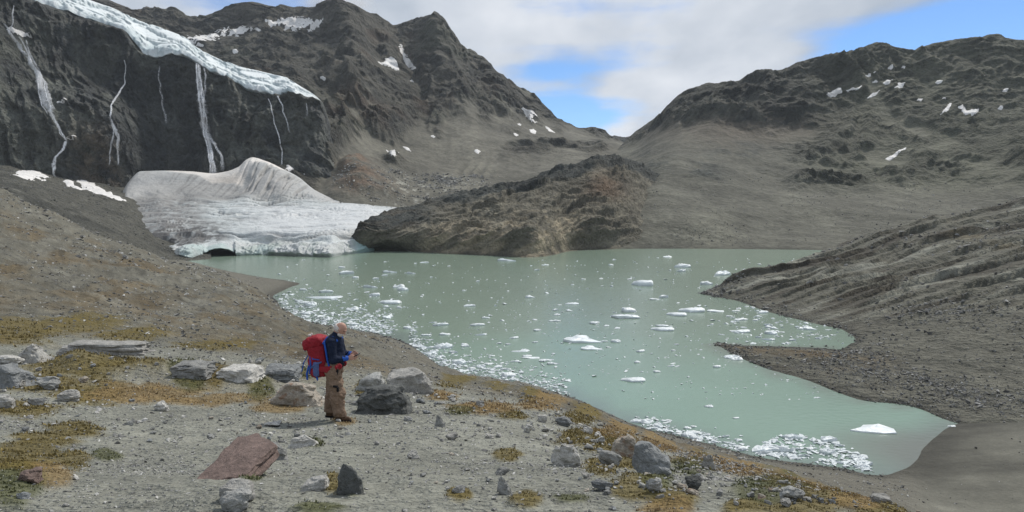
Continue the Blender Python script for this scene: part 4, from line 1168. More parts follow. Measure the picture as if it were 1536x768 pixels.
def stone_mat(name, base, var=0.32, lich=0.0, lich_col=(0.5, 0.5, 0.46), size=0.25, bump=0.7, rand=0.25):
    """rock with mottling, optional lichen and a brightness that differs from stone to stone"""
    m, nt, N, L, b = nodes(name)
    b.inputs['Roughness'].default_value = 0.9; b.inputs['Specular IOR Level'].default_value = 0.25
    tc = N('ShaderNodeTexCoord'); oi = N('ShaderNodeObjectInfo')
    off = N('ShaderNodeVectorMath'); off.operation = 'ADD'
    sc = N('ShaderNodeVectorMath'); sc.operation = 'SCALE'; sc.inputs['Scale'].default_value = 37.0
    cb = N('ShaderNodeCombineXYZ')
    for k in range(3):
        L(oi.outputs['Random'], cb.inputs[k])
    L(cb.outputs[0], sc.inputs[0])
    geo = N('ShaderNodeNewGeometry')
    L(geo.outputs['Position'], off.inputs[0]); L(sc.outputs[0], off.inputs[1])
    rgb = N('ShaderNodeRGB'); rgb.outputs[0].default_value = (*base, 1); col = rgb.outputs[0]
    def mul(col, fac_socket, lo, hi, fmin=0.3, fmax=0.7):
        mr = N('ShaderNodeMapRange'); mr.inputs['From Min'].default_value = fmin; mr.inputs['From Max'].default_value = fmax
        mr.inputs['To Min'].default_value = lo; mr.inputs['To Max'].default_value = hi
        L(fac_socket, mr.inputs['Value'])
        c2 = N('ShaderNodeCombineXYZ')
        for k in range(3):
            L(mr.outputs[0], c2.inputs[k])
        mx = N('ShaderNodeMix'); mx.data_type = 'RGBA'; mx.blend_type = 'MULTIPLY'; mx.inputs['Factor'].default_value = 1
        L(col, mx.inputs['A']); L(c2.outputs[0], mx.inputs['B'])
        return mx.outputs['Result']
    n1 = N('ShaderNodeTexNoise'); n1.inputs['Scale'].default_value = 1 / size; n1.inputs['Detail'].default_value = 8; n1.inputs['Roughness'].default_value = 0.65
    L(off.outputs[0], n1.inputs['Vector'])
    n2 = N('ShaderNodeTexNoise'); n2.inputs['Scale'].default_value = 6 / size; n2.inputs['Detail'].default_value = 6; n2.inputs['Roughness'].default_value = 0.7
    L(off.outputs[0], n2.inputs['Vector'])
    col = mul(col, n1.outputs['Fac'], 1 - var, 1 + var)
    col = mul(col, n2.outputs['Fac'], 1 - var, 1 + var)
    col = mul(col, oi.outputs['Random'], 1 - rand, 1 + rand, 0, 1)
    if lich > 0:
        n3 = N('ShaderNodeTexNoise'); n3.inputs['Scale'].default_value = 2.2 / size; n3.inputs['Detail'].default_value = 5
        L(off.outputs[0], n3.inputs['Vector'])
        mr = N('ShaderNodeMapRange'); mr.inputs['From Min'].default_value = 0.56; mr.inputs['From Max'].default_value = 0.66
        mr.inputs['To Max'].default_value = lich
        L(n3.outputs['Fac'], mr.inputs['Value'])
        mx = N('ShaderNodeMix'); mx.data_type = 'RGBA'
        L(mr.outputs[0], mx.inputs['Factor']); L(col, mx.inputs['A']); mx.inputs['B'].default_value = (*lich_col, 1)
        col = mx.outputs['Result']
    L(col, b.inputs['Base Color'])
    ad = N('ShaderNodeMath'); ad.operation = 'MULTIPLY_ADD'; ad.inputs[1].default_value = 0.25
    L(n2.outputs['Fac'], ad.inputs[0]); L(n1.outputs['Fac'], ad.inputs[2])
    bp = N('ShaderNodeBump'); bp.inputs['Strength'].default_value = bump; bp.inputs['Distance'].default_value = size * 0.6
    L(ad.outputs[0], bp.inputs['Height']); L(bp.outputs[0], b.inputs['Normal'])
    return m


S_pale = stone_mat('pale_stone', (0.40, 0.39, 0.36), lich=0.3)
S_grey = stone_mat('grey_stone', (0.27, 0.27, 0.255), lich=0.25)
S_dark = stone_mat('dark_stone', (0.098, 0.102, 0.097), lich=0.35, lich_col=(0.27, 0.27, 0.25))
S_blue = stone_mat('blue_grey_stone', (0.225, 0.235, 0.235), lich=0.35)
S_red = stone_mat('red_brown_stone', (0.158, 0.116, 0.100), lich=0.35, lich_col=(0.30, 0.22, 0.19), size=0.12)
S_warm = stone_mat('warm_stone', (0.30, 0.27, 0.225), lich=0.6, lich_col=(0.24, 0.13, 0.07))
SM = {'pale': S_pale, 'grey': S_grey, 'dark': S_dark, 'blue': S_blue, 'red': S_red, 'warm': S_warm}


def ground_at(px, py):
    i = near.look(px, py, 0.8, 5.4)
    return Vector(near.g[i]), Vector(near.n[i])


def metres(px_len, D):
    return px_len * D / F_PX


def boulder(name, label, px, py, w, h, mat, pts, depth=0.9, rz=0.0, seed=1, sink=0.2, bevel=0.05, rough=0.05, cat='boulder', cuts=3):
    """px, py = middle of the foot in the picture; w, h = size there; pts = outline block in a unit box (x right, y away, z up)"""
    g, n = ground_at(px, py)
    D = g.y
    W, H = metres(w, D), metres(h, D)
    me = hull_mesh(name, pts, cuts, rough, seed, bevel)
    o = link(name, me, SM[mat], label=label, category=cat)
    o.location = g + Vector((0, W * depth * 0.35, -H * sink))
    o.scale = (W, W * depth, H * (1 + sink))
    o.rotation_euler = (0, 0, rz)
    return o


def blk(*p):
    return np.array(p, float)


B = boulder
# block pts: x -0.5..0.5, y -0.5..0.5 (away), z 0..1
slab_pts = blk((-.5, -.4, 0), (.5, -.45, 0), (-.5, .5, 0), (.45, .5, 0), (-.46, -.3, .62), (-.2, -.15, .95), (.32, -.12, 1), (-.4, .45, .8), (.3, .45, .95), (.47, -.3, .15), (-.08, -.33, .8))
B('boulder', 'dark grey split boulder beside the hiker\'s boots', 572, 622, 90, 40, 'dark', slab_pts, 0.75, 0, 3, 0.1)
B('boulder', 'pale grey stepped rock block behind the dark split boulder', 612, 588, 72, 30, 'pale', blk((-.5, -.5, 0), (.5, -.4, 0), (-.5, .5, 0), (.5, .5, 0), (-.48, -.42, .8), (.2, -.45, .95), (.35, -.3, 1), (.46, .2, .6), (-.4, .5, 1), (.1, .5, 1)), 0.7, .15, 5)
B('boulder', 'pale grey block tilted against the stepped rock block', 553, 588, 46, 28, 'grey', blk((-.5, -.5, 0), (.5, -.5, 0), (-.5, .5, 0), (.5, .5, 0), (-.3, -.4, .7), (.5, -.45, .9), (.2, .4, 1), (-.42, .3, .6)), 0.8, -.2, 6)
B('boulder', 'rounded grey boulder with rusty patch left of the hiker', 440, 610, 78, 36, 'warm', blk((-.5, -.4, 0), (.5, -.35, 0), (-.5, .5, 0), (.5, .5, 0), (-.42, -.35, .55), (-.2, -.3, .95), (.1, -.25, 1), (.42, -.3, .45), (.35, .3, .7), (-.3, .4, .9), (.49, -.2, .18)), 0.8, 0, 7, bevel=.09)
B('boulder', 'flat red brown boulder sunk in the gravel', 338, 718, 106, 24, 'red', blk((-.5, .1, .0), (-.42, -.45, .0), (.40, -.5, .0), (.5, .2, .0), (.40, -.42, .62), (.44, .1, 1.0), (-.34, .35, .85), (-.46, .1, .3), (-.05, .5, .8), (.1, -.45, .2)), 1.9, 0.0, 8, .15, .03, .03)
B('boulder', 'dark grey wedge stone against the red brown boulder', 406, 690, 44, 24, 'grey', blk((-.5, -.4, 0), (.5, -.3, 0), (-.5, .5, 0), (.5, .5, 0), (-.45, -.2, .9), (.1, -.2, 1), (.4, -.1, .7), (0, .4, .9)), 0.8, .1, 9)
B('boulder', 'round whitish boulder in front of the red brown boulder', 350, 756, 58, 34, 'pale', rand_pts(21, 40, (1, .9, 1.3), .2) + (0, 0, .4), 0.85, 0, 10, .05, .08, .04)
B('boulder', 'low pale stone at the foot of the round whitish boulder', 346, 782, 58, 32, 'grey', rand_pts(22, 34, (1, .9, 1.2), .3) + (0, 0, .4), 0.8, .3, 11, .05, .08)
B('boulder', 'jagged dark grey rock standing out of moss on the gravel', 520, 738, 42, 50, 'dark', blk((-.5, -.4, 0), (.5, -.45, 0), (-.5, .5, 0), (.5, .5, 0), (-.42, -.3, .5), (-.15, -.2, 1.0), (-.3, .1, .9), (.3, -.2, .75), (.45, -.3, .6), (.1, .4, .7), (0, -.45, .45)), 0.8, 0, 12)
B('boulder', 'pale slab lying left of the jagged dark rock', 470, 736, 42, 22, 'pale', blk((-.5, -.4, 0), (.5, -.45, 0), (-.5, .5, 0), (.5, .5, 0), (-.48, -.2, .3), (.42, -.3, .9), (.45, .3, 1), (-.3, .4, .6)), 0.8, 0, 13)
B('boulder', 'low whitish stone with moss at its right end', 452, 671, 46, 18, 'pale', blk((-.5, -.4, 0), (.5, -.4, 0), (-.5, .5, 0), (.5, .5, 0), (-.3, -.2, .8), (.1, -.1, 1), (.4, -.2, .6), (0, .4, .8)), 0.7, .1, 14)
B('boulder', 'large blue grey angular boulder on the terrace edge', 981, 712, 60, 48, 'blue', blk((-.34, -.5, 0), (.5, -.35, .0), (-.45, .4, 0), (.5, .5, 0), (-.5, -.3, .95), (-.32, -.45, .35), (-.25, -.2, 1.0), (.0, .1, .92), (.45, -.2, .35), (.5, .2, .42), (-.3, .4, .9), (.28, -.42, .18)), 0.9, 0.0, 15, .04, .03, .03)
B('boulder', 'pale sandy boulder half behind the blue grey angular boulder', 937, 688, 44, 32, 'warm', blk((-.5, -.4, 0), (.5, -.4, 0), (-.5, .5, 0), (.5, .5, 0), (-.4, -.2, .7), (0, -.1, 1), (.45, -.2, .85), (.3, .4, .9), (-.3, .4, .8)), 0.9, 0, 16, bevel=.08)
B('boulder', 'dark blue grey rounded boulder below the blue grey angular boulder', 1044, 737, 32, 22, 'dark', rand_pts(31, 36, (1, .9, 1.2), .4) + (0, 0, .45), 0.8, .2, 17, .05, .07)
B('boulder', 'grey oblong stone in front of the blue grey angular boulder', 984, 738, 30, 22, 'grey', rand_pts(32, 36, (1, .9, 1.1), .35) + (0, 0, .45), 0.8, -.3, 18, .05, .07)
B('boulder', 'pale upright pyramid stone among rubble at the terrace edge', 1064, 704, 22, 22, 'pale', blk((-.5, -.5, 0), (.5, -.4, 0), (-.5, .5, 0), (.5, .5, 0), (-.35, -.2, .9), (.2, -.15, 1), (.1, .3, .9), (.45, -.3, .4)), 0.9, 0, 19)
B('boulder', 'pale pink angular boulder with a lumpy face beside moss', 850, 700, 46, 34, 'pale', blk((-.5, -.3, 0), (.5, -.5, 0), (-.5, .5, 0), (.5, .4, 0), (-.45, -.1, .75), (-.2, -.1, 1), (.2, -.3, .8), (.48, -.42, .5), (.3, .3, .8)), 0.8, 0, 20, .1, .04, .07)
B('boulder', 'long grey rock lying beside the mossy edge', 917, 700, 38, 24, 'grey', rand_pts(35, 30, (1.05, .9, 1.1), .4) + (0, 0, .4), 0.8, -.5, 21, .05, .06)
B('boulder', 'flat blue grey stone amid small gravel', 906, 738, 38, 16, 'blue', rand_pts(36, 30, (1, .9, 1.1), .5) + (0, 0, .4), 0.8, .2, 22, .05, .06)
B('boulder', 'smooth grey stone on the orange grass edge', 846, 640, 30, 14, 'blue', rand_pts(37, 36, (1, .8, 1.3), .2) + (0, 0, .4), 0.8, 0, 23, .05, .08)
B('boulder', 'white egg shaped stone on the terrace edge', 882, 652, 17, 10, 'pale', rand_pts(38, 36, (1, .8, 1.4), .15) + (0, 0, .4), 0.9, 0, 24, .05, .08)
B('boulder', 'pale stone with rusty grass around it at the terrace edge', 815, 634, 20, 11, 'pale', rand_pts(39, 36, (1, .8, 1.4), .2) + (0, 0, .4), 0.9, 0, 25, .05, .08)
B('boulder', 'tall whitish pyramid boulder on the left moss bank', 40, 544, 44, 30, 'pale', blk((-.5, -.4, 0), (.5, -.4, 0), (-.5, .5, 0), (.5, .5, 0), (-.1, -.2, .95), (.1, -.1, 1), (.42, -.25, .4), (.15, .3, .9), (-.35, 0, .5)), 0.9, 0, 26)
B('boulder', 'low whitish slab beside the whitish pyramid boulder', 8, 546, 40, 14, 'pale', rand_pts(41, 30, (1, .8, 1.2), .4) + (0, 0, .4), 0.8, 0, 27)
B('boulder', 'big pale grey block at the left moss bank', -2, 582, 66, 34, 'blue', blk((-.5, -.5, 0), (.45, -.4, 0), (-.5, .5, 0), (.5, .5, 0), (-.5, -.3, .9), (.1, -.3, 1), (.38, -.2, .55), (.4, .3, .6), (0, .4, .9)), 0.9, 0, 28)
B('boulder', 'pale flat topped stone under the big pale grey block', 0, 612, 40, 20, 'pale', rand_pts(43, 30, (1, .8, 1.2), .5) + (0, 0, .4), 0.8, 0, 29)
B('boulder', 'grey block lying right of the big pale grey block', 66, 585, 40, 18, 'grey', rand_pts(44, 24, (1, .8, 1.2), .6) + (0, 0, .4), 0.8, .1, 30)
B('boulder', 'rounded whitish stone ringed by moss', 96, 601, 38, 18, 'pale', rand_pts(45, 40, (1, .8, 1.3), .2) + (0, 0, .4), 0.8, 0, 31, bevel=.08)
B('boulder', 'small pale stone in dry orange tuft', 238, 616, 26, 15, 'pale', rand_pts(46, 36, (1, .8, 1.3), .3) + (0, 0, .4), 0.9, 0, 32)
B('boulder', 'grey bedrock block in the ledge behind the moss', 282, 566, 62, 20, 'grey', blk((-.5, -.4, 0), (.5, -.4, 0), (-.5, .5, 0), (.5, .5, 0), (-.48, -.3, .85), (0, -.3, 1), (.4, -.35, .75), (.45, .4, .9), (-.4, .4, 1)), 0.9, .05, 33)
B('boulder', 'broad pale bedrock block right of the ledge bushes', 352, 570, 62, 20, 'pale', blk((-.5, -.4, 0), (.5, -.4, 0), (-.5, .5, 0), (.5, .5, 0), (-.48, -.3, .85), (0, -.3, .8), (.4, -.35, 1), (.45, .4, .9), (-.4, .4, 1)), 1, -.1, 34)
B('boulder', 'bluish bedrock slab behind the rusty boulder', 418, 572, 58, 18, 'blue', blk((-.5, -.4, 0), (.5, -.4, 0), (-.5, .5, 0), (.5, .5, 0), (-.48, -.3, .7), (0, -.3, 1), (.4, -.35, .8), (.45, .4, .9), (-.4, .4, 1)), 1, .1, 35)
B('boulder', 'long pale bedrock ledge behind the moss carpet', 150, 532, 130, 16, 'pale', blk((-.5, -.4, 0), (.5, -.4, 0), (-.5, .5, 0), (.5, .5, 0), (-.48, -.3, .7), (-.2, -.3, 1), (.2, -.35, .8), (.47, -.3, .9), (.45, .4, .9), (-.4, .4, 1)), .4, .03, 36)
B('boulder', 'flat reddish stone in the left moss', 38, 726, 44, 22, 'red', rand_pts(47, 26, (1, .9, .9), .5) + (0, 0, .35), 0.9, 0, 37)
B('boulder', 'grey boulder among the green moss at the terrace corner', 1192, 752, 44, 20, 'grey', rand_pts(48, 34, (1, .9, 1.2), .35) + (0, 0, .4), 0.9, 0, 38)
B('boulder', 'pale grey boulder at the outer end of the terrace edge', 1328, 762, 40, 18, 'pale', rand_pts(49, 34, (1, .9, 1.2), .35) + (0, 0, .4), 0.9, 0, 39)
B('boulder', 'white angular stone on the open gravel beyond the hiker', 678, 660, 24, 13, 'pale', rand_pts(50, 18, (1, .9, 1.1), .6) + (0, 0, .4), 0.9, .4, 40)
B('boulder', 'whitish cube shaped stone on the open gravel', 619, 689, 21, 14, 'pale', rand_pts(51, 18, (1, .9, 1.2), .7) + (0, 0, .4), 0.9, .2, 41)
B('boulder', 'pair member: pale stone on the gravel near the grassy edge'[13:], 792, 650, 16, 13, 'pale', rand_pts(52, 20, (1, .9, 1.3), .5) + (0, 0, .4), 0.9, 0, 42)
B('boulder', 'white flat slab set in the gravel by the hiker\'s heels', 406, 641, 32, 9, 'pale', rand_pts(53, 20, (1, .9, .9), .6) + (0, 0, .35), 0.9, 0, 43)
B('boulder', 'upright grey splinter stone on the gravel', 660, 640, 16, 18, 'grey', blk((-.5, -.5, 0), (.5, -.4, 0), (-.5, .5, 0), (.5, .5, 0), (-.35, 0, 1), (-.1, .1, .9), (.45, 0, .2)), 0.9, -.3, 44)
B('boulder', 'thin grey slab leaning at the gravel foreground', 758, 742, 26, 30, 'grey', blk((-.5, -.3, .3), (.5, -.5, 0), (-.5, .5, 0), (.5, .5, 0), (-.35, 0, 1), (-.1, .1, .9), (.45, 0, .2)), 0.7, -.3, 45)

# ---- loose stones: individuals, then gravel and rubble too small to count
stone_protos = []
for k in range(7):
    stone_protos.append(hull_mesh('stone', rand_pts(100 + k, 18 + 3 * (k % 3), (1, .82, .62), .25 + .08 * k), 2, 0.05, k, 0.06))
stone_sets = [('pale', 'pale', 'pale loose stones on the terrace', 90),
              ('grey', 'mid grey', 'grey loose stones on the terrace', 75),
              ('blue', 'bluish', 'bluish loose stones on the terrace', 45),
              ('warm', 'sandy', 'sandy loose stones on the terrace', 40)]
pm = {}
for key, *_ in stone_sets:
    for k, me in enumerate(stone_protos):
        c = me.copy(); c.materials.clear(); c.materials.append(SM[key]); pm[key, k] = c
# where stones gather in the picture: (px, py, sx, sy, weight)
STONE_SPOTS = [(1075, 712, 45, 20, 5, 'in the rubble beside the pale pyramid stone'), (1000, 735, 45, 16, 4, 'below the blue grey angular boulder'), (880, 688, 45, 20, 4, 'around the pale pink boulder'), (790, 658, 55, 18, 2, 'by the orange grass edge'),
               (60, 590, 50, 22, 2.5, 'among the left moss boulders'), (470, 592, 50, 14, 3, 'around the rusty boulder by the hiker'), (590, 612, 60, 14, 2.5, 'around the dark split boulder'), (450, 650, 60, 12, 2, 'on gravel before the hiker\'s boots'),
               (1180, 745, 60, 14, 3, 'in moss at the terrace corner'), (630, 660, 100, 20, 2, 'on the open gravel beyond the hiker'), (210, 640, 110, 18, 2.5, 'on gravel below the moss carpet'), (720, 725, 100, 22, 2, 'on the bare gravel foreground'), (80, 740, 60, 16, 2, 'in the green moss corner'),
               (300, 545, 130, 9, 2, 'along the bedrock ledge'), (915, 735, 45, 16, 3, 'around the flat blue grey stone'), (660, 600, 50, 9, 1.5, 'above the smooth slab'), (1270, 755, 45, 7, 1.5, 'near the pale end boulder')]
sw = np.array([s[4] for s in STONE_SPOTS]); sw = sw / sw.sum()
for key, label, group, n in stone_sets:
    for q in range(n):
        s = STONE_SPOTS[rng.choice(len(STONE_SPOTS), p=sw)]
        px = rng.normal(s[0], s[2]); py = rng.normal(s[1], s[3] * 0.8)
        g, nn = ground_at(px, py)
        if g.y > 30 or abs(near.look(px, py, .8, 5.4)[0]) < 3:
            continue
        w = metres(float(np.clip(rng.lognormal(2.4, 0.42), 5.5, 28)), g.y)
        size = 'fist sized' if w < .11 else 'head sized' if w < .24 else 'large'
        o = bpy.data.objects.new('stone', pm[key, int(rng.integers(7))])
        COL.objects.link(o)
        o.location = g + Vector((0, 0, w * 0.16))
        o.scale = (w, w * rng.uniform(.75, 1.1), w * rng.uniform(.7, 1.1))
        o.rotation_euler = (rng.uniform(-.25, .25), rng.uniform(-.25, .25), rng.uniform(0, 6.28))
        o['label'] = '%s %s stone %s' % (size, label, s[5]); o['category'] = 'stone'; o['group'] = 'loose stones ' + s[5]


def small_hulls(n, npts=9, sq=(1, .85, .6)):
    out = []
    for k in range(n):
        bm = bmesh.new()
        for p in rand_pts(300 + k, npts, sq, .4):
            bm.verts.new(p)
        bmesh.ops.convex_hull(bm, input=bm.verts)
        bmesh.ops.delete(bm, geom=[v for v in bm.verts if not v.link_faces], context='VERTS')
        bmesh.ops.triangulate(bm, faces=bm.faces)
        bm.verts.index_update()
        v = np.array([x.co[:] for x in bm.verts]); f = np.array([[y.index for y in x.verts] for x in bm.faces])
        bm.free(); out.append((v, f))
    return out


PEB = small_hulls(6)


def scatter_mesh(name, pos, size, cols, mat, label, lift=0.12, templates=PEB, squash=1.0, flat=False, **props):
    n = len(pos)
    VV, FF, CC = [], [], []
    base = 0
    kinds = rng.integers(0, len(templates), n)
    for k, (v, f) in enumerate(templates):
        i = np.where(kinds == k)[0]
        if len(i) == 0:
            continue
        a = rng.uniform(0, 6.283, len(i)); ca, sa = np.cos(a), np.sin(a)
        sx = size[i] * rng.uniform(.8, 1.25, len(i)); sy = size[i] * rng.uniform(.7, 1.1, len(i)); sz = size[i] * rng.uniform(.6, 1.1, len(i)) * squash
        x = v[None, :, 0] * sx[:, None]; y = v[None, :, 1] * sy[:, None]; z = v[None, :, 2] * sz[:, None]
        if not flat:
            t = rng.uniform(-.5, .5, len(i))[:, None]
            x, z = x * np.cos(t) - z * np.sin(t), x * np.sin(t) + z * np.cos(t)
        X = x * ca[:, None] - y * sa[:, None] + pos[i, 0:1]
        Y = x * sa[:, None] + y * ca[:, None] + pos[i, 1:2]
        Z = z + pos[i, 2:3] + lift * size[i][:, None]
        VV.append(np.stack([X, Y, Z], -1).reshape(-1, 3))
        FF.append((f[None] + (np.arange(len(i)) * len(v))[:, None, None] + base).reshape(-1, 3))
        CC.append(np.repeat(cols[i], len(v), 0))
        base += len(i) * len(v)
    me = mesh_arrays(name, np.concatenate(VV), np.concatenate(FF), np.concatenate(CC), smooth=False)
    return link(name, me, mat, kind='stuff', label=label, **props)


M_peb = rock_mat('pebble_stone', (0.4, 0.1), 0.12, 0.3)
M_rub = rock_mat('rubble_stone', (1.5, 0.4), 0.12, 0.4)


def pick(lf, n, weight):
    w = np.clip(weight, 0, None).ravel(); w = w / w.sum()
    i = rng.choice(w.size, n, p=w)
    g = lf.g.reshape(-1, 3)[i]
    return g + rng.uniform(-.6, .6, (n, 3)) * lf.sp.ravel()[i][:, None] * np.array((1, 1, 0)), i


def grey_cols(n, lo=0.14, hi=0.42, warm=0.06):
    b = np.clip(rng.lognormal(math.log((lo + hi) / 2.1), 0.38, n), lo, hi * 1.2) * .92
    c = np.stack([b, b * (1 - .25 * warm), b * (1 - warm - .03 * rng.uniform(0, 1, n))], 1)
    return c


D_ = near.g[..., 1]
vis = (near.px > -40) & (near.px < 1576) & (near.py < 800)
w1 = vis * sstep(3.4, 4.5, D_) * sstep(24, 17, D_) * (1 - 0.75 * near.moss) * (0.35 + sstep(-.2, .6, fbm(near.g, 2.5, 3, off=44)))
msk = np.zeros(D_.shape)
for s in STONE_SPOTS:
    msk = np.maximum(msk, s[4] * np.exp(-((near.px - s[0]) / (s[2] * 1.3)) ** 2 - ((near.py - s[1]) / (s[3] * 1.2)) ** 2))
pos, ii = pick(near, 1500, vis * msk * sstep(3.4, 4.5, D_) * sstep(30, 20, D_))
scatter_mesh('rubble', pos, np.clip(rng.lognormal(1.75, .38, len(pos)), 3.5, 11) * pos[:, 1] / F_PX, grey_cols(len(pos), .14, .44), M_peb, 'broken stones heaped between the terrace boulders', templates=small_hulls(6, 14))
pos, ii = pick(near, 18000, w1)
scatter_mesh('gravel', pos, np.clip(rng.lognormal(0.95, .5, len(pos)), 1.1, 9) * pos[:, 1] / F_PX, grey_cols(len(pos), .16, .46), M_peb, 'loose grey gravel strewn over the terrace')
w2 = vis * sstep(18, 26, D_) * sstep(330, 200, D_) * sstep(0.6, 2.5, near.g[..., 2]) * (1 - .9 * sstep(1330, 1400, near.X)) * (0.3 + sstep(-.2, .5, fbm(near.g, 14, 3, off=45)))
pos, ii = pick(near, 15000, w2)
scatter_mesh('rubble', pos, np.clip(rng.lognormal(0.95, .5, len(pos)), 1.1, 11) * pos[:, 1] / F_PX, np.where(rng.uniform(0, 1, (len(pos), 1)) < .45, grey_cols(len(pos), .2, .5), grey_cols(len(pos), .08, .3)), M_rub, 'grey stones strewn over the moraine hillside')
bw = sstep(0.1, 1.5, bank.g[..., 2]) * (bank.V < 8.2) * (0.12 + sstep(-.2, .5, fbm(bank.g, 25, 3, off=46))) * (1 - .8 * sstep(5.0, 6.0, bank.V)) * (bank.px < 1580)
pos, ii = pick(bank, 8000, bw)
scatter_mesh('rubble', pos, np.clip(rng.lognormal(0.9, .55, len(pos)), 1.0, 11) * pos[:, 1] / F_PX, grey_cols(len(pos), .09, .33), M_rub, 'angular stones strewn over the slabby bank')
hw = ((left.V > .3) & (left.V < 1.5)) * sstep(490, 520, left.X) * sstep(760, 700, left.X) * sstep(240, 275, left.py) * (0.1 + sstep(0, .5, fbm(left.g, 30, 3, off=47)))
pos, ii = pick(left, 2600, hw)
scatter_mesh('rubble', pos, np.clip(rng.lognormal(0.8, .5, len(pos)), 1.0, 6) * pos[:, 1] / F_PX, grey_cols(len(pos), .12, .42), M_rub, 'pale blocks strewn below the red rock knob')
rw = ((right.V > 1.1) & (right.V < 3.9)) * (right.g[..., 2] > 1) * (0.15 + sstep(0, .5, fbm(right.g, 40, 3, off=48)))
pos, ii = pick(right, 3500, rw)
scatter_mesh('rubble', pos, np.clip(rng.lognormal(0.4, .4, len(pos)), .8, 4) * pos[:, 1] / F_PX, grey_cols(len(pos), .10, .30), M_rub, 'small stones strewn over the far scree foot')
sw_ = ((scree.V > .8) & (scree.V < 4.1)) * (scree.g[..., 2] > .5) * (scree.px > -20)
pos, ii = pick(scree, 3500, sw_)
scatter_mesh('rubble', pos, np.clip(rng.lognormal(0.5, .45, len(pos)), .8, 5) * pos[:, 1] / F_PX, grey_cols(len(pos), .07, .26), M_rub, 'dark stones strewn over the scree below the cliff')

sh1 = np.exp(-((near.g[..., 2] - .15) / .5) ** 2) * (near.V > 6.4) * (near.V < 8.6) * (near.px < 1330) * (near.px > 380) * (0.2 + sstep(-.1, .5, fbm(near.g, 12, 3, off=49)))
sh2 = np.exp(-((bank.g[..., 2] - .1) / .35) ** 2) * (bank.px < 1440) * (0.2 + sstep(-.1, .5, fbm(bank.g, 12, 3, off=50)))
pA, _ = pick(near, 1300, sh1); pB, _ = pick(bank, 1500, sh2)
pos = np.concatenate([pA, pB])
scatter_mesh('rubble', pos, np.clip(rng.lognormal(1.0, .5, len(pos)), 1.2, 8) * pos[:, 1] / F_PX, grey_cols(len(pos), .07, .28), M_rub, 'wet stones along the waterline')

# ------------------------------------------------------------------ grass and moss blades
def build_grass():
    mw = near.moss * sstep(3.4, 4.4, D_) * sstep(34, 24, D_) * vis
    n = 80000
    pos, ii = pick(near, n, mw)
    kk = {k: near.kinds[k].ravel()[ii] for k in 'bgo'}
    col = np.zeros((n, 3))
    tot = kk['b'] + kk['g'] + kk['o'] + 1e-6
    for k in 'bgo':
        col += (kk[k] / tot)[:, None] * np.array(PATCHCOL[k])
    col *= rng.uniform(.8, 1.9, (n, 1))
    col = col * .8 + .2 * col.mean(1, keepdims=True)
    h = np.clip(rng.lognormal(.62, .4, n), .9, 5) * pos[:, 1] / F_PX * (1 - .15 * kk['o']) * np.clip(1 + .6 * fbm(pos, .35, 2, off=12), .4, 2)
    wd = h * rng.uniform(.18, .42, n)
    a = rng.uniform(0, 6.283, n); lean = rng.uniform(.2, .9, n) * h; la = rng.uniform(0, 6.283, n)
    ax = np.stack([np.cos(a), np.sin(a), 0 * a], 1) * wd[:, None]
    tip = pos + np.stack([np.cos(la) * lean, np.sin(la) * lean, h], 1)
    mid = pos + np.stack([np.cos(la) * lean * .3, np.sin(la) * lean * .3, h * .6], 1)
    lo = np.array((0, 0, .01))
    V = np.stack([pos - ax - lo, pos + ax - lo, mid + ax * .7, mid - ax * .7, tip], 1)
    b = np.arange(n) * 5
    F = np.concatenate([np.stack([b, b + 1, b + 2], 1), np.stack([b, b + 2, b + 3], 1), np.stack([b + 3, b + 2, b + 4], 1)])
    me = mesh_arrays('grass', V.reshape(-1, 3), F, np.repeat(col, 5, 0), smooth=False)
    return link('grass', me, rock_mat('dry_grass', (0.3,), 0.1, 0.0), kind='stuff', label='short brown and green grass and moss on the terrace')


build_grass()

# ------------------------------------------------------------------ ice floes
def floe_mesh(seed, hgt=0.22):
    r = np.random.default_rng(seed)
    m = 11
    a = np.sort(np.linspace(0, 2 * np.pi, m, endpoint=False) + r.uniform(-.22, .22, m))
    rad = 0.5 * (1 + .22 * np.cos(2 * a + r.uniform(0, 6)) + .16 * np.cos(3 * a + r.uniform(0, 6)) + r.uniform(-.17, .17, m))
    x, y = rad * np.cos(a), rad * np.sin(a) * r.uniform(.6, .95)
    V = []
    tilt = r.uniform(-.16, .16, 2)
    bump = r.uniform(.4, 1.0)
    def ring(k, z, nz):
        for i in range(m):
            zz = z + r.uniform(-nz, nz) + (x[i] * tilt[0] + y[i] * tilt[1]) * (z > 0)
            V.append((x[i] * k, y[i] * k, zz))
    ring(.92, -.12, 0); ring(1.0, .03, .01); ring(.97, hgt * .75, .07); ring(.80, hgt, .07); ring(.38, hgt * (1 + .2 * bump), .09)
    V.append((0, 0, hgt * (1 + .35 * bump)))
    F = []
    for q in range(4):
        for i in range(m):
            j = (i + 1) % m
            F += [(q * m + i, q * m + j, (q + 1) * m + j), (q * m + i, (q + 1) * m + j, (q + 1) * m + i)]
    for i in range(m):
        F.append((4 * m + i, 4 * m + (i + 1) % m, 5 * m))
    return np.array(V), np.array(F)


FL = [floe_mesh(500 + k, .13 + .035 * (k % 5)) for k in range(10)]
FLM = []
for v, f in FL:
    me = mesh_arrays('ice_floe', v, f, None, smooth=(len(FLM) % 3 == 0)); me.materials.append(M_floe); FLM.append(me)


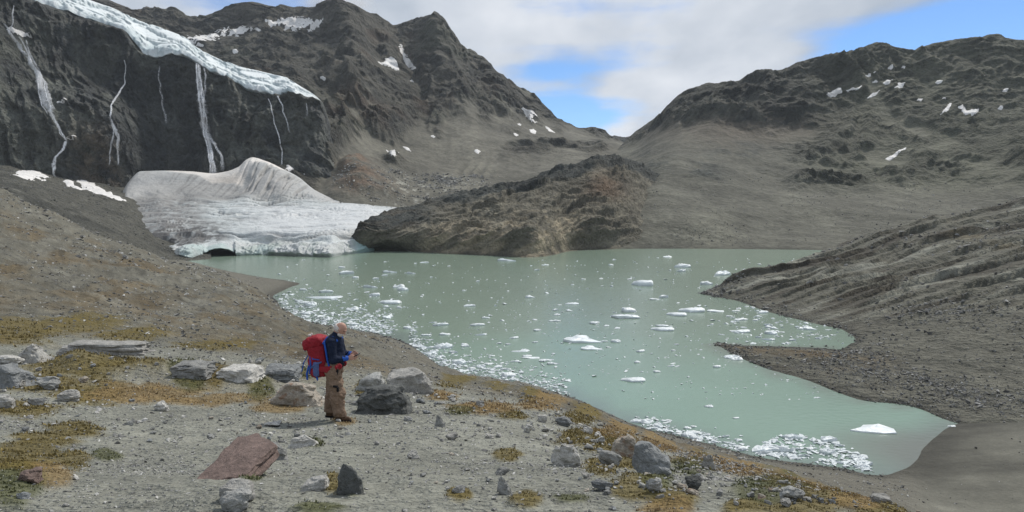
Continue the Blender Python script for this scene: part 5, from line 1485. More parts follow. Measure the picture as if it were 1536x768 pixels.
def floe(px, py, w, label, group=None, deep=None, tall=1.0, k=None, rz=None):
    p = Lk(px, py)
    W = metres(w, p[1])
    kk = int(rng.integers(10)) if k is None else k
    o = bpy.data.objects.new('ice_floe', FLM[kk])
    COL.objects.link(o)
    o.location = (p[0], p[1], 0.0)
    dp = rng.uniform(.55, 1.0) if deep is None else deep
    o.scale = (W, W * dp, max(W * 0.58 * tall, 0.3))
    o.rotation_euler = (0, 0, rng.uniform(-.5, .5) + math.pi * int(rng.integers(2)) if rz is None else rz)
    if group:                       # look-alikes: say size and build, which follow from the shape itself
        h = o.scale[2] * (.13 + .035 * (kk % 5)) / W
        size = 'tiny' if W < .7 else 'small' if W < 1.4 else 'mid sized' if W < 2.6 else 'large'
        build = 'flat' if h < .095 else 'low' if h < .125 else 'humped' if h < .16 else 'tall'
        label = '%s %s white floe %s' % (size, build, label)
        o['group'] = group
    o['label'] = label; o['category'] = 'ice floe'
    return o


BIG = [(966, 428, 34, 'tall white ice block floating off the point of the slabby bank', 1.5), (940, 476, 42, 'large white floe floating between the tall ice block and mid lake', 1), (872, 511, 58, 'broadest flat white floe in the middle of the lake', .7),
       (886, 523, 34, 'flat floe just in front of the broadest white floe', .6), (587, 455, 36, 'lone long flat floe off the left brash field', .9), (490, 447, 46, 'wide flat floe behind the left brash field', .6),
       (456, 455, 18, 'stubby block floe beside the wide flat floe', 1.3), (1017, 473, 32, 'left floe of the row of three at the inlet mouth', .9), (1040, 467, 40, 'middle and widest floe of the row of three at the inlet mouth', .9),
       (1073, 467, 30, 'right thin floe of the row of three at the inlet mouth', .7), (994, 489, 20, 'rear small floe of a pair off the inlet', 1), (996, 495, 36, 'front longer floe of a pair off the inlet', .8),
       (1113, 498, 28, 'long floe inside the inlet mouth near the spit', .8), (1314, 645, 62, 'long ridged floe near the silty lake end', .45), (667, 521, 28, 'peaked white block floe above the near brash field', 1.5),
       (952, 571, 38, 'largest floe of the loose group off the near shore', .8), (667, 502, 20, 'rounded block floe behind the peaked block floe', 1.3), (640, 503, 16, 'small block floe left of the rounded block floe', 1.2),
       (797, 537, 26, 'flat floe in the pair above the near brash field', .7), (783, 527, 24, 'upper floe in the pair above the near brash field', .7), (925, 513, 16, 'tall small floe amid a loose trail right of the broadest floe', 1.4),
       (1225, 597, 9, 'single small white floe off the spit shore', 1.3), (1428, 640, 12, 'small floe stranded on the silt at the lake end', 1.1), (860, 456, 20, 'thin floe alone in the open middle water', .7), (636, 394, 12, 'small floe alone in front of the rock hump', .9)]
for px, py, w, lab, tall in BIG:
    floe(px, py, w, lab, tall=tall * .75, deep=.75, rz=rng.uniform(-.25, .25))


def lake_ok(px, py):
    """is this picture point open water"""
    p = Lk(px, py)
    for lf, lo, hi in ((near, 5.5, 12), (bank, 0, 9)):
        d = (lf.g[..., 0] - p[0]) ** 2 + (lf.g[..., 1] - p[1]) ** 2
        i = np.unravel_index(np.argmin(d), d.shape)
        if d[i] < 9 and lf.g[i][2] > -0.02:
            return False
    return True


def in_band(line, t, off):
    """point at share t along a picture polyline, shifted up by off px"""
    xs = np.array([l[0] for l in line], float); ys = np.array([l[1] for l in line], float)
    s = np.concatenate([[0], np.cumsum(np.hypot(np.diff(xs), np.diff(ys)))])
    return np.interp(t * s[-1], s, xs), np.interp(t * s[-1], s, ys) - off


BANDS = [  # shoreline stretch, reach off the shore (px), individuals, extra brash pieces, size, label, group
    ([(412, 466), (442, 482), (500, 494), (545, 500), (590, 504)], 44, 25, 800, 10, 'packed in the brash field behind the hiker', 'floes of the left brash field'),
    ([(616, 520), (632, 540), (676, 560), (730, 572), (790, 582), (850, 594)], 36, 40, 700, 10, 'packed along the near shore right of the hiker', 'floes of the near shore brash field'),
    ([(955, 640), (1010, 653), (1060, 665), (1120, 680)], 19, 36, 200, 12, 'pressed on the beach below the blue grey boulder', 'floes pressed on the beach'),
    ([(1140, 686), (1180, 692), (1242, 702), (1305, 711)], 40, 42, 340, 15, 'jammed in the pack by the silty lake end', 'floes of the jammed pack'),
    ([(1090, 519), (1140, 521), (1209, 522), (1265, 525)], 36, 28, 110, 9, 'drifting in the inlet behind the spit', 'floes in the inlet'),
]
bp_, bs_ = [], []
for line, reach, n, extra, size, label, group in BANDS:
    for q in range(n + extra):
        for tr in range(20):
            t = rng.uniform(0, 1)
            o_ = abs(rng.normal(0, .45)) if group != 'floes in the inlet' else rng.uniform(.1, 1.6)
            if group == 'floes of the jammed pack':
                o_ = rng.uniform(.08, 1.0) * np.interp(t, [0, .15, .4, .75, 1], [.35, .85, 1.0, .9, .35])
            px, py = in_band(line, t, 1.5 + reach * o_)
            px += rng.normal(0, 3)
            if lake_ok(px, py):
                break
        else:
            continue
        if q < n:
            floe(px, py, float(np.clip(rng.lognormal(math.log(size), .4), 5, size * 2.2)), label, group, tall=rng.uniform(.9, 1.5))
        else:
            bp_.append(Lk(px, py)); bs_.append(metres(float(np.clip(rng.lognormal(math.log(size * .52), .5), 2, size)), Lk(px, py)[1]))
for q in range(150):
    for tr in range(20):
        px = rng.uniform(430, 1230); py = rng.uniform(385, 640)
        if rng.uniform() > np.interp(py, [385, 450, 520, 600, 640], [.35, .9, 1, .35, .1]):
            continue
        if py > 575 and px < 900:
            continue
        if lake_ok(px, py) and not (px < 880 and py < 390):
            break
    else:
        continue
    if q < 110:
        where = 'off the glacier and rock hump' if py < 420 else 'on open water off the spit' if px > 1000 else 'in the middle of the open lake' if py < 500 else 'on the milky water off the near shore'
        floe(px, py, float(np.clip(rng.lognormal(math.log(11), .42), 5, 24)), 'adrift ' + where, 'floes scattered over the open lake', tall=rng.uniform(.9, 1.4))
    else:
        bp_.append(Lk(px, py)); bs_.append(metres(float(rng.uniform(2.5, 4.5)), Lk(px, py)[1]))
for q in range(1000):
    px = rng.uniform(430, 1230); py = rng.uniform(385, 600)
    if lake_ok(px, py) and not (px < 880 and py < 390) and not (py > 575 and px < 900):
        bp_.append(Lk(px, py)); bs_.append(metres(float(np.clip(rng.lognormal(1.35, .45), 2, 10)), Lk(px, py)[1]))
bp_ = np.array(bp_); bs_ = np.array(bs_)
sb = small_hulls(5, 11, (1, .8, .5))
scatter_mesh('brash_ice', bp_, bs_, np.ones((len(bp_), 3)) * .8, M_floe, 'small broken ice afloat among the floes', lift=.06, templates=sb, squash=.75, flat=True)

# ------------------------------------------------------------------ snow patches lying on the slopes
def snow_patch(lf, poly, label, lo=0.0, hi=99.0, lift=0.9, group=None, cat='snow patch', wob=0.42, mat=None):
    """patch that follows the slope: its outline is found on the sheet, then filled by a fine grid that thins out at the rim"""
    idx = np.array([lf.look(x, y, lo, hi) for x, y in poly], float)
    mn, mx = idx.min(0) - 2, idx.max(0) + 2
    mn = np.maximum(mn, 0); mx = np.minimum(mx, np.array(lf.g.shape[:2]) - 1.001)
    n = 30
    iu = np.linspace(mn[0], mx[0], n); iv = np.linspace(mn[1], mx[1], n)
    U, Vv = np.meshgrid(iu, iv, indexing='ij')
    a = U.astype(int); b = Vv.astype(int); fu = (U - a)[..., None]; fv = (Vv - b)[..., None]
    a2 = np.minimum(a + 1, lf.g.shape[0] - 1); b2 = np.minimum(b + 1, lf.g.shape[1] - 1)
    pos = lf.g[a, b] * (1 - fu) * (1 - fv) + lf.g[a2, b] * fu * (1 - fv) + lf.g[a, b2] * (1 - fu) * fv + lf.g[a2, b2] * fu * fv
    # signed distance to the outline in index space
    q = np.stack([U.ravel(), Vv.ravel()], 1)
    ring = np.concatenate([idx, idx[:1]])
    d = polyline_dist(q, ring)
    ins = np.zeros(len(q), bool)
    for p0, p1 in zip(ring[:-1], ring[1:]):
        c = ((p0[1] > q[:, 1]) != (p1[1] > q[:, 1]))
        with np.errstate(divide='ignore', invalid='ignore'):
            xx = (p1[0] - p0[0]) * (q[:, 1] - p0[1]) / (p1[1] - p0[1]) + p0[0]
        ins ^= c & (q[:, 0] < xx)
    sd = np.where(ins, d, -d)
    scale = max(np.min(mx - mn) * .25, 1.0)
    sd = sd / scale + wob * fbm(np.concatenate([q / 3.0, q[:, :1] * 0 + len(poly)], 1), 1.5, 3)
    sd = sd.reshape(n, n)
    hgt = np.where(sd > 0, np.sqrt(np.clip(sd, 0, 1)), np.clip(sd, -1, 0) * 3) * lift
    nn = lf.n[a, b] * np.array((1, 1, 1))
    nrm = np.array((0, -.5, .86))
    V = pos + nrm * (hgt + 0.25 * lift)[..., None]
    F = grid_faces(n, n)
    keep = (sd.ravel()[F] > -0.35).any(1)
    me = mesh_arrays('snow_patch', V.reshape(-1, 3), F[keep], None)
    bm = bmesh.new(); bm.from_mesh(me)
    bmesh.ops.delete(bm, geom=[v for v in bm.verts if not v.link_faces], context='VERTS')
    bm.to_mesh(me); bm.free()
    o = link('snow_patch', me, mat or M_snow, label=label, category=cat)
    if group:
        o['group'] = group
    return o


Lh = dict(lo=0.5, hi=4.96, lift=0.9)
snow_patch(left, [(398, 31), (420, 29), (450, 27), (485, 28), (482, 36), (462, 39), (445, 45), (425, 40), (405, 37)], 'broadest snow patch just below the main ridge', **Lh)
snow_patch(left, [(284, 57), (300, 55), (320, 50), (342, 43), (336, 49), (318, 56), (300, 63), (286, 62)], 'slanting snow strip above the hanging glacier', **Lh)
snow_patch(left, [(335, 55), (345, 46), (360, 42), (376, 40), (370, 46), (355, 52), (340, 56)], 'wedge of snow right of the slanting snow strip', **Lh)
snow_patch(left, [(568, 93), (578, 90), (588, 86), (596, 94), (598, 105), (588, 101), (577, 98)], 'rounded snow patch in the hollow below the twin summits', **Lh)
snow_patch(left, [(600, 66), (604, 68), (607, 78), (615, 90), (624, 103), (620, 105), (610, 94), (603, 82)], 'narrow snow couloir right of the rounded snow patch', **Lh)
snow_patch(left, [(579, 225), (590, 225), (597, 229), (594, 234), (585, 231)], 'oval snow patch on the scree above the red rock knob', **Lh)
snow_patch(left, [(604, 219), (612, 221), (617, 227), (610, 225)], 'thin snow streak right of the oval snow patch', **Lh)
for pl in ([(783, 163), (792, 165), (806, 174), (798, 176), (788, 170)], [(789, 174), (797, 178), (805, 183), (798, 183)], [(818, 189), (826, 194), (832, 199), (824, 197)]):
    snow_patch(left, pl, 'snow streak on the slope falling to the saddle', group='snow streaks by the saddle', **Lh)
for x, y, r in ((774, 202, 4), (800, 197, 6), (716, 227, 4), (354, 77, 5), (484, 117, 4), (650, 205, 2.5), (466, 46, 5), (448, 38, 4), (780, 187, 3), (618, 122, 3), (388, 45, 5)):
    snow_patch(left, [(x - r, y - r * .4), (x, y - r * .6), (x + r, y + r * .2), (x + r * .3, y + r * .6), (x - r * .8, y + r * .3)], 'tiny snow patch %s' % ('under the broadest snow patch' if y < 60 else 'on the dark wall below the summits' if y < 130 else 'on the slope falling to the saddle' if x > 760 else 'on the brown scree'), group='tiny snow patches on the main mountain', **Lh)
Rh = dict(lo=3.0, hi=7.0, lift=0.8)
snow_patch(right, [(1242, 141), (1252, 134), (1261, 132), (1262, 138), (1255, 143), (1246, 146)], 'bright stubby snow patch on the warm shoulder of the right mountain', **Rh)
snow_patch(right, [(1269, 136), (1278, 132), (1291, 129), (1288, 133), (1276, 137)], 'long snow patch right of the bright stubby snow patch', **Rh)
snow_patch(right, [(1301, 147), (1310, 140), (1319, 135), (1317, 140), (1306, 146)], 'slanting snow streak below the right mountain\'s notch', **Rh)
snow_patch(right, [(1437, 158), (1443, 158), (1449, 166), (1468, 166), (1464, 170), (1450, 173), (1443, 168)], 'boot shaped snow patch high on the green slope', **Rh)
snow_patch(right, [(1410, 169), (1418, 163), (1424, 153), (1428, 156), (1423, 165), (1413, 171)], 'crooked snow patch left of the boot shaped snow patch', **Rh)
snow_patch(right, [(1328, 239), (1337, 233), (1346, 228), (1348, 231), (1343, 236), (1334, 240)], 'snow patch low in the green hollow', **Rh)
snow_patch(right, [(1346, 227), (1352, 223), (1359, 221), (1357, 225), (1350, 228)], 'small snow tail above the low snow patch', **Rh)
for x, y, r in ((1303, 112, 4), (1312, 109, 3), (1335, 100, 5), (1335, 102, 4), (1331, 123, 7), (1313, 122, 4), (1350, 129, 8), (1408, 123, 6), (1508, 136, 4), (1500, 162, 4), (1416, 148, 3), (1380, 150, 4), (1355, 101, 3)):
    snow_patch(right, [(x - r, y + r * .3), (x - r * .2, y - r * .5), (x + r, y - r * .5), (x + r * .5, y + r * .4)], 'tiny snow patch %s' % ('near the notch of the right mountain' if y < 115 else 'around the slanting streak of the right mountain' if x < 1360 else 'near the boot shaped snow patch'), group='tiny snow patches on the right mountain', **Rh)
Sh = dict(lo=1.2, hi=4.2, lift=1.0)
snow_patch(scree, [(14, 265), (30, 257), (48, 254), (62, 259), (76, 268), (55, 267), (35, 268)], 'dirty snow bank at the foot of the left waterfall', **Sh)
snow_patch(scree, [(114, 262), (124, 268), (140, 277), (160, 287), (186, 300), (170, 297), (150, 291), (138, 288), (126, 280)], 'long snow streak running down beside the cliff foot', **Sh)
snow_patch(scree, [(95, 272), (104, 271), (112, 277), (128, 284), (118, 284), (104, 279)], 'short snow streak beside the long snow streak', **Sh)
Ch = dict(lo=1.0, hi=4.0, lift=.8)
for pl in ([(10, 42), (22, 42), (44, 51), (38, 53), (20, 50)], [(84, 154), (92, 150), (100, 150), (94, 155), (86, 156)], [(100, 206), (108, 203), (113, 203), (108, 208)]):
    snow_patch(cliff, pl, 'snow ledge beside the left waterfall', group='snow ledges by the left waterfall', **Ch)
for pl in ([(428, 253), (440, 248), (455, 246), (452, 251), (436, 256)], [(452, 256), (466, 253), (476, 254), (468, 260), (456, 262)], [(478, 251), (490, 248), (500, 247), (494, 252)]):
    snow_patch(left, pl, 'dirty snow scrap at the right foot of the cliff', lo=.2, hi=1.6, lift=.8, group='snow scraps at the cliff foot')

# ------------------------------------------------------------------ waterfalls
def fall_mat():
    m, nt, N, L, b = nodes('falling_water')
    b.inputs['Base Color'].default_value = (0.94, 0.95, 0.96, 1); b.inputs['Roughness'].default_value = 0.6
    tc = N('ShaderNodeTexCoord'); mp = N('ShaderNodeMapping'); mp.inputs['Scale'].default_value = (0.9, 0.9, 0.09)
    L(tc.outputs['Object'], mp.inputs['Vector'])
    n = N('ShaderNodeTexNoise'); n.inputs['Scale'].default_value = 1.0; n.inputs['Detail'].default_value = 5; n.inputs['Roughness'].default_value = .65
    L(mp.outputs[0], n.inputs['Vector'])
    at = N('ShaderNodeAttribute'); at.attribute_name = 'Col'
    mr = N('ShaderNodeMapRange'); mr.inputs['From Min'].default_value = .30; mr.inputs['From Max'].default_value = .52
    L(n.outputs['Fac'], mr.inputs['Value'])
    sx = N('ShaderNodeSeparateColor'); L(at.outputs['Color'], sx.inputs[0])
    ml = N('ShaderNodeMath'); ml.operation = 'MULTIPLY'
    L(mr.outputs[0], ml.inputs[0]); L(sx.outputs[0], ml.inputs[1])
    L(ml.outputs[0], b.inputs['Alpha'])
    return m


M_fall = fall_mat()


def waterfall(label, strands):
    """strands: lists of (px, py, width px, density); each becomes a rounded sheet of water running over the cliff"""
    VV, FF, CC = [], [], []
    base = 0
    for st in strands:
        st = np.array(st, float)
        s = np.concatenate([[0], np.cumsum(np.hypot(np.diff(st[:, 0]), np.diff(st[:, 1])))])
        n = max(int(s[-1] / 2.2), 6)
        q = np.linspace(0, s[-1], n)
        px = np.interp(q, s, st[:, 0]); py = np.interp(q, s, st[:, 1]); w = np.interp(q, s, st[:, 2]); dn = np.interp(q, s, st[:, 3])
        jit = np.interp(np.arange(n), np.arange(0, n + 4, 4), rng.normal(0, .9, len(np.arange(0, n + 4, 4))))
        px = px + jit * (1 + 0 * q)
        w = w * 0.95 * (0.7 + .6 * rng.uniform(0, 1, n))
        pts = np.array([cliff.g[cliff.look(a, b, .6, 4.05)] for a, b in zip(px, py)])
        # water arcs off the rock: smooth the distance, keep in front
        Dd = pts[:, 1].copy()
        for _ in range(6):
            Dd[1:-1] = np.minimum(Dd[1:-1], .5 * (Dd[:-2] + Dd[2:]))
        Dd = Dd - 3.0
        cen = np.array([P(a, b, d) for a, b, d in zip(px, py, Dd)])
        W = w * Dd / F_PX
        m = 7
        for i in range(n):
            for k in range(m):
                u = k / (m - 1) * 2 - 1
                VV.append(cen[i] + np.array((u * W[i] * .5, -math.sqrt(max(1 - u * u, 0)) * W[i] * .22, 0)))
                CC.append([dn[i] * (1 - .65 * abs(u) ** 1.8) * (min(1, (n - 1 - i) / 3 + .25))] * 3)
        for i in range(n - 1):
            for k in range(m - 1):
                a = base + i * m + k
                FF.append((a, a + 1, a + m + 1, a + m))
        base += n * m
    me = mesh_arrays('waterfall', np.array(VV), np.array(FF), np.array(CC))
    return link('waterfall', me, M_fall, label=label, category='waterfall')


waterfall('tall straight waterfall plunging behind the snow cone', [
    [(295, 95, 5, .5), (298, 120, 9, .45), (303, 160, 13, .4), (308, 195, 14, .4), (314, 220, 10, .45), (318, 240, 10, .5), (320, 262, 12, .5)],
    [(294, 95, 2, 1), (297, 125, 2.6, 1), (300, 160, 3, .95), (305, 195, 3, 1), (312, 222, 2.6, 1), (316, 262, 3, 1)],
    [(297, 96, 2, 1), (301, 130, 2.6, 1), (305, 170, 3, .9), (309, 200, 3, 1), (316, 225, 2.6, 1), (320, 262, 3, 1)],
    [(299, 97, 1.6, .8), (303, 130, 2, .7), (308, 180, 2.4, .7), (311, 205, 2.4, .8), (318, 228, 2.6, .9), (322, 260, 3, .9)],
    [(304, 96, 2, .5), (308, 115, 3, .5), (309, 145, 4, .3)],
    [(312, 200, 6, .6), (320, 212, 5, .7), (328, 226, 5, .6), (333, 240, 6, .5), (335, 256, 7, .3)]])
waterfall('broad broken waterfall streaming down the left buttress', [
    [(12, 44, 5, .7), (20, 58, 6, .7), (30, 72, 8, .7), (42, 88, 7, .8), (54, 108, 9, .7), (62, 130, 14, .4), (70, 155, 16, .4), (76, 170, 8, .8), (84, 185, 5, .9), (92, 200, 4, .9), (99, 212, 4, .9)],
    [(58, 112, 2, .9), (58, 135, 2, .8), (63, 158, 2, .8), (72, 172, 2.4, .9)], [(66, 122, 2, .9), (70, 145, 2, .9), (78, 168, 2.4, .9), (88, 190, 2.4, 1), (97, 210, 2.4, 1)],
    [(99, 212, 5, .9), (94, 225, 5, .9), (85, 236, 5, .9), (78, 246, 6, .8), (80, 258, 5, .9), (84, 268, 4, .8)],
    [(28, 55, 3, .6), (38, 70, 3, .7), (48, 95, 4, .7), (60, 112, 5, .7), (68, 125, 5, .6), (75, 150, 6, .6), (80, 165, 5, .7)],
    [(40, 60, 2.5, .6), (46, 85, 3, .6), (58, 105, 4, .6), (62, 125, 9, .45), (66, 160, 12, .4)],
    [(20, 8, 2, .5), (18, 22, 2.5, .6), (21, 34, 2, .6), (16, 44, 3, .6)], [(5, 35, 3, .6), (16, 50, 4, .6), (24, 62, 3, .6)]])
waterfall('thin zigzag waterfall left of the tall waterfall', [
    [(187, 90, 1.8, .6), (188, 124, 2, .7), (184, 132, 3, .8), (174, 146, 3.5, .8), (167, 158, 3.5, .85), (168, 178, 3.5, .8), (172, 192, 6, .7), (177, 205, 6, .7), (176, 225, 4, .7), (176, 248, 3, .7)],
    [(168, 185, 3, .5), (170, 205, 3, .5), (165, 235, 2.5, .5), (163, 248, 2.5, .5)]])
waterfall('faint thread of water between zigzag and tall waterfalls', [[(238, 100, 2, .35), (240, 125, 2.5, .4), (244, 160, 3, .35), (250, 185, 4, .25)]])
waterfall('thin double trickle near the right end of the cliff', [
    [(404, 148, 2, .6), (408, 165, 2, .55), (412, 185, 2, .6), (418, 205, 2, .7), (423, 225, 2.2, .7), (424, 248, 2, .6)],
    [(416, 142, 3, .7), (424, 158, 2.5, .7), (430, 180, 2, .5), (434, 200, 2, .3)], [(460, 155, 2, .4), (461, 175, 2, .3)]])

# ------------------------------------------------------------------ hiker: signed distance shapes meshed by surface nets
class Field:
    def __init__(self, lo, hi, vox):
        self.lo = np.array(lo, np.float32); self.vox = vox
        self.n = np.ceil((np.array(hi) - np.array(lo)) / vox).astype(int) + 1
        self.d = np.full(self.n, 0.2, np.float32)

    def _box(self, lo, hi):
        a = np.maximum(np.floor((np.array(lo) - self.lo) / self.vox).astype(int), 0)
        b = np.minimum(np.ceil((np.array(hi) - self.lo) / self.vox).astype(int) + 1, self.n)
        if (b <= a).any():
            return None, None
        ax = [self.lo[i] + np.arange(a[i], b[i], dtype=np.float32) * self.vox for i in range(3)]
        p = np.stack(np.meshgrid(*ax, indexing='ij'), -1)
        return (slice(a[0], b[0]), slice(a[1], b[1]), slice(a[2], b[2])), p

    def add(self, fn, lo, hi, k=0.02, cut=False):
        m = k + 4 * self.vox
        sl, p = self._box(np.array(lo) - m, np.array(hi) + m)
        if sl is None:
            return
        d = fn(p); o = self.d[sl]
        if cut:
            d = -d
            h = np.clip(.5 - .5 * (d - o) / -k, 0, 1) if False else None
            self.d[sl] = np.maximum(o, d)
            return
        h = np.clip(.5 + .5 * (o - d) / k, 0, 1)
        self.d[sl] = o + (d - o) * h - k * h * (1 - h)

    def cone(self, a, b, ra, rb, k=0.02, sq=None):
        """tapered limb from a to b; sq squashes it across y"""
        a = np.array(a, np.float32); b = np.array(b, np.float32); ab = b - a; L2 = float(ab @ ab) + 1e-9
        s = np.array((1, 1 if sq is None else sq, 1), np.float32)
        def fn(p):
            t = np.clip(((p - a) @ ab) / L2, 0, 1)
            q = (p - a - t[..., None] * ab) / s
            return (np.sqrt((q * q).sum(-1)) - (ra + (rb - ra) * t)) * min(1, float(s.min()))
        r = max(ra, rb) * max(1, float(s.max()))
        self.add(fn, np.minimum(a, b) - r, np.maximum(a, b) + r, k)

    def ell(self, c, r, k=0.02, rot=None, cut=False):
        c = np.array(c, np.float32); r = np.array(r, np.float32)
        R = np.eye(3, dtype=np.float32) if rot is None else np.array(rot, np.float32)
        def fn(p):
            q = (p - c) @ R
            return (np.sqrt(((q / r) ** 2).sum(-1)) - 1) * float(r.min())
        m = float(r.max())
        self.add(fn, c - m, c + m, k, cut)

    def box(self, c, h, rnd=0.02, k=0.02, rot=None):
        c = np.array(c, np.float32); h = np.array(h, np.float32) - rnd
        R = np.eye(3, dtype=np.float32) if rot is None else np.array(rot, np.float32)
        def fn(p):
            q = np.abs((p - c) @ R) - h
            return np.sqrt((np.maximum(q, 0) ** 2).sum(-1)) + np.minimum(q.max(-1), 0) - rnd
        m = float(np.linalg.norm(h + rnd))
        self.add(fn, c - m, c + m, k)

    def wrinkle(self, amp, wl, off=0.0, stretch=(1, 1, 1)):
        near_ = np.abs(self.d) < 0.06
        i = np.argwhere(near_)
        p = self.lo + i * self.vox
        self.d[near_] += amp * fbm(p * np.array(stretch), wl, 3, .5, off=off)

    def clip_z(self, z, above=True):
        zz = self.lo[2] + np.arange(self.n[2], dtype=np.float32) * self.vox
        pl = (z - zz) if above else (zz - z)
        self.d = np.maximum(self.d, pl[None, None, :])

    def mesh(self, name):
        d = self.d
        s = d < 0
        idx = np.full(tuple(np.array(d.shape) - 1), -1, np.int64)
        c = [d[i:d.shape[0] - 1 + i, j:d.shape[1] - 1 + j, k:d.shape[2] - 1 + k] for i in (0, 1) for j in (0, 1) for k in (0, 1)]
        cs = [x < 0 for x in c]
        tot = sum(x.astype(np.int8) for x in cs)
        act = (tot > 0) & (tot < 8)
        cells = np.argwhere(act)
        idx[act] = np.arange(len(cells))
        offs = np.array([(i, j, k) for i in (0, 1) for j in (0, 1) for k in (0, 1)], float)
        vals = np.stack([x[act] for x in c], 1)
        acc = np.zeros((len(cells), 3)); cnt = np.zeros(len(cells))
        for a in range(8):
            for b in range(a + 1, 8):
                if np.abs(offs[a] - offs[b]).sum() != 1:
                    continue
                m = (vals[:, a] < 0) != (vals[:, b] < 0)
                t = vals[m, a] / (vals[m, a] - vals[m, b])
                acc[m] += offs[a] + t[:, None] * (offs[b] - offs[a]); cnt[m] += 1
        V = self.lo + (cells + acc / cnt[:, None]) * self.vox
        F = []
        for ax in range(3):
            o1, o2 = [(1, 2), (2, 0), (0, 1)][ax]
            sl0 = [slice(1, -1)] * 3; sl1 = [slice(1, -1)] * 3
            sl0[ax] = slice(0, -1); sl1[ax] = slice(1, None)
            a = s[tuple(sl0)]; b = s[tuple(sl1)]
            for inside_first in (True, False):
                e = np.argwhere((a & ~b) if inside_first else (~a & b))
                if len(e) == 0:
                    continue
                base = e.copy(); base[:, o1] += 1; base[:, o2] += 1
                q = []
                for (u, v) in ((0, 0), (-1, 0), (-1, -1), (0, -1)):
                    t = base.copy(); t[:, o1] += u; t[:, o2] += v
                    t = np.clip(t, 0, np.array(idx.shape) - 1)
                    q.append(idx[t[:, 0], t[:, 1], t[:, 2]])
                q = np.stack(q, 1)
                q = q[(q >= 0).all(1)]
                F.append(q if inside_first else q[:, ::-1])
        return mesh_arrays(name, V, np.concatenate(F), None, True)


def rot_y(a):
    c, s = math.cos(a), math.sin(a)
    return np.array(((c, 0, s), (0, 1, 0), (-s, 0, c)))


# the hiker faces +x; his right side (y < 0) is towards the lake viewer
HEADC = np.array((0.110, 0.0, 1.605)); HT = 0.68           # chin down
HR = rot_y(HT)


def hp(x, y, z):
    return HEADC + HR @ np.array((x, y, z))


J = dict(hipR=(0.0, -.095, .93), kneeR=(.075, -.12, .50), ankR=(.115, -.13, .10), hipL=(-.03, .095, .93), kneeL=(-.075, .11, .50), ankL=(-.145, .11, .10),
         shR=(.015, -.185, 1.405), elR=(.055, -.25, 1.10), wrR=(.275, -.115, 1.115), shL=(.015, .185, 1.405), elL=(.075, .235, 1.11), wrL=(.28, .06, 1.15))


def hand(f, w, side, cut):
    """palm and five bent fingers closing on the held phone; side -1 right, +1 left"""
    w = np.array(w)
    fw = np.array((.93, .25 * -side, .06)); fw /= np.linalg.norm(fw)
    across = np.array((0, 0.15 * side, 1.0)); across /= np.linalg.norm(across)
    inn = np.array((0, -side, 0.0))
    pc = w + fw * .055
    f.box(pc, (.045, .016, .042), .014, .012)
    for i, ln in enumerate((.070, .078, .074, .058)):
        b = w + fw * .09 + across * (.030 - .020 * i)
        m = b + fw * ln * .5 + inn * .006
        t = m + fw * ln * .30 + inn * ln * .45
        f.cone(b, m, .0095, .0088, .006); f.cone(m, t, .0088, .0075, .004)
    tb = w + fw * .035 + across * .036
    tm = tb + fw * .030 + across * .018 + inn * .012
    f.cone(tb, tm, .012, .011, .008); f.cone(tm, tm + fw * .032 + inn * .010, .0105, .009, .005)


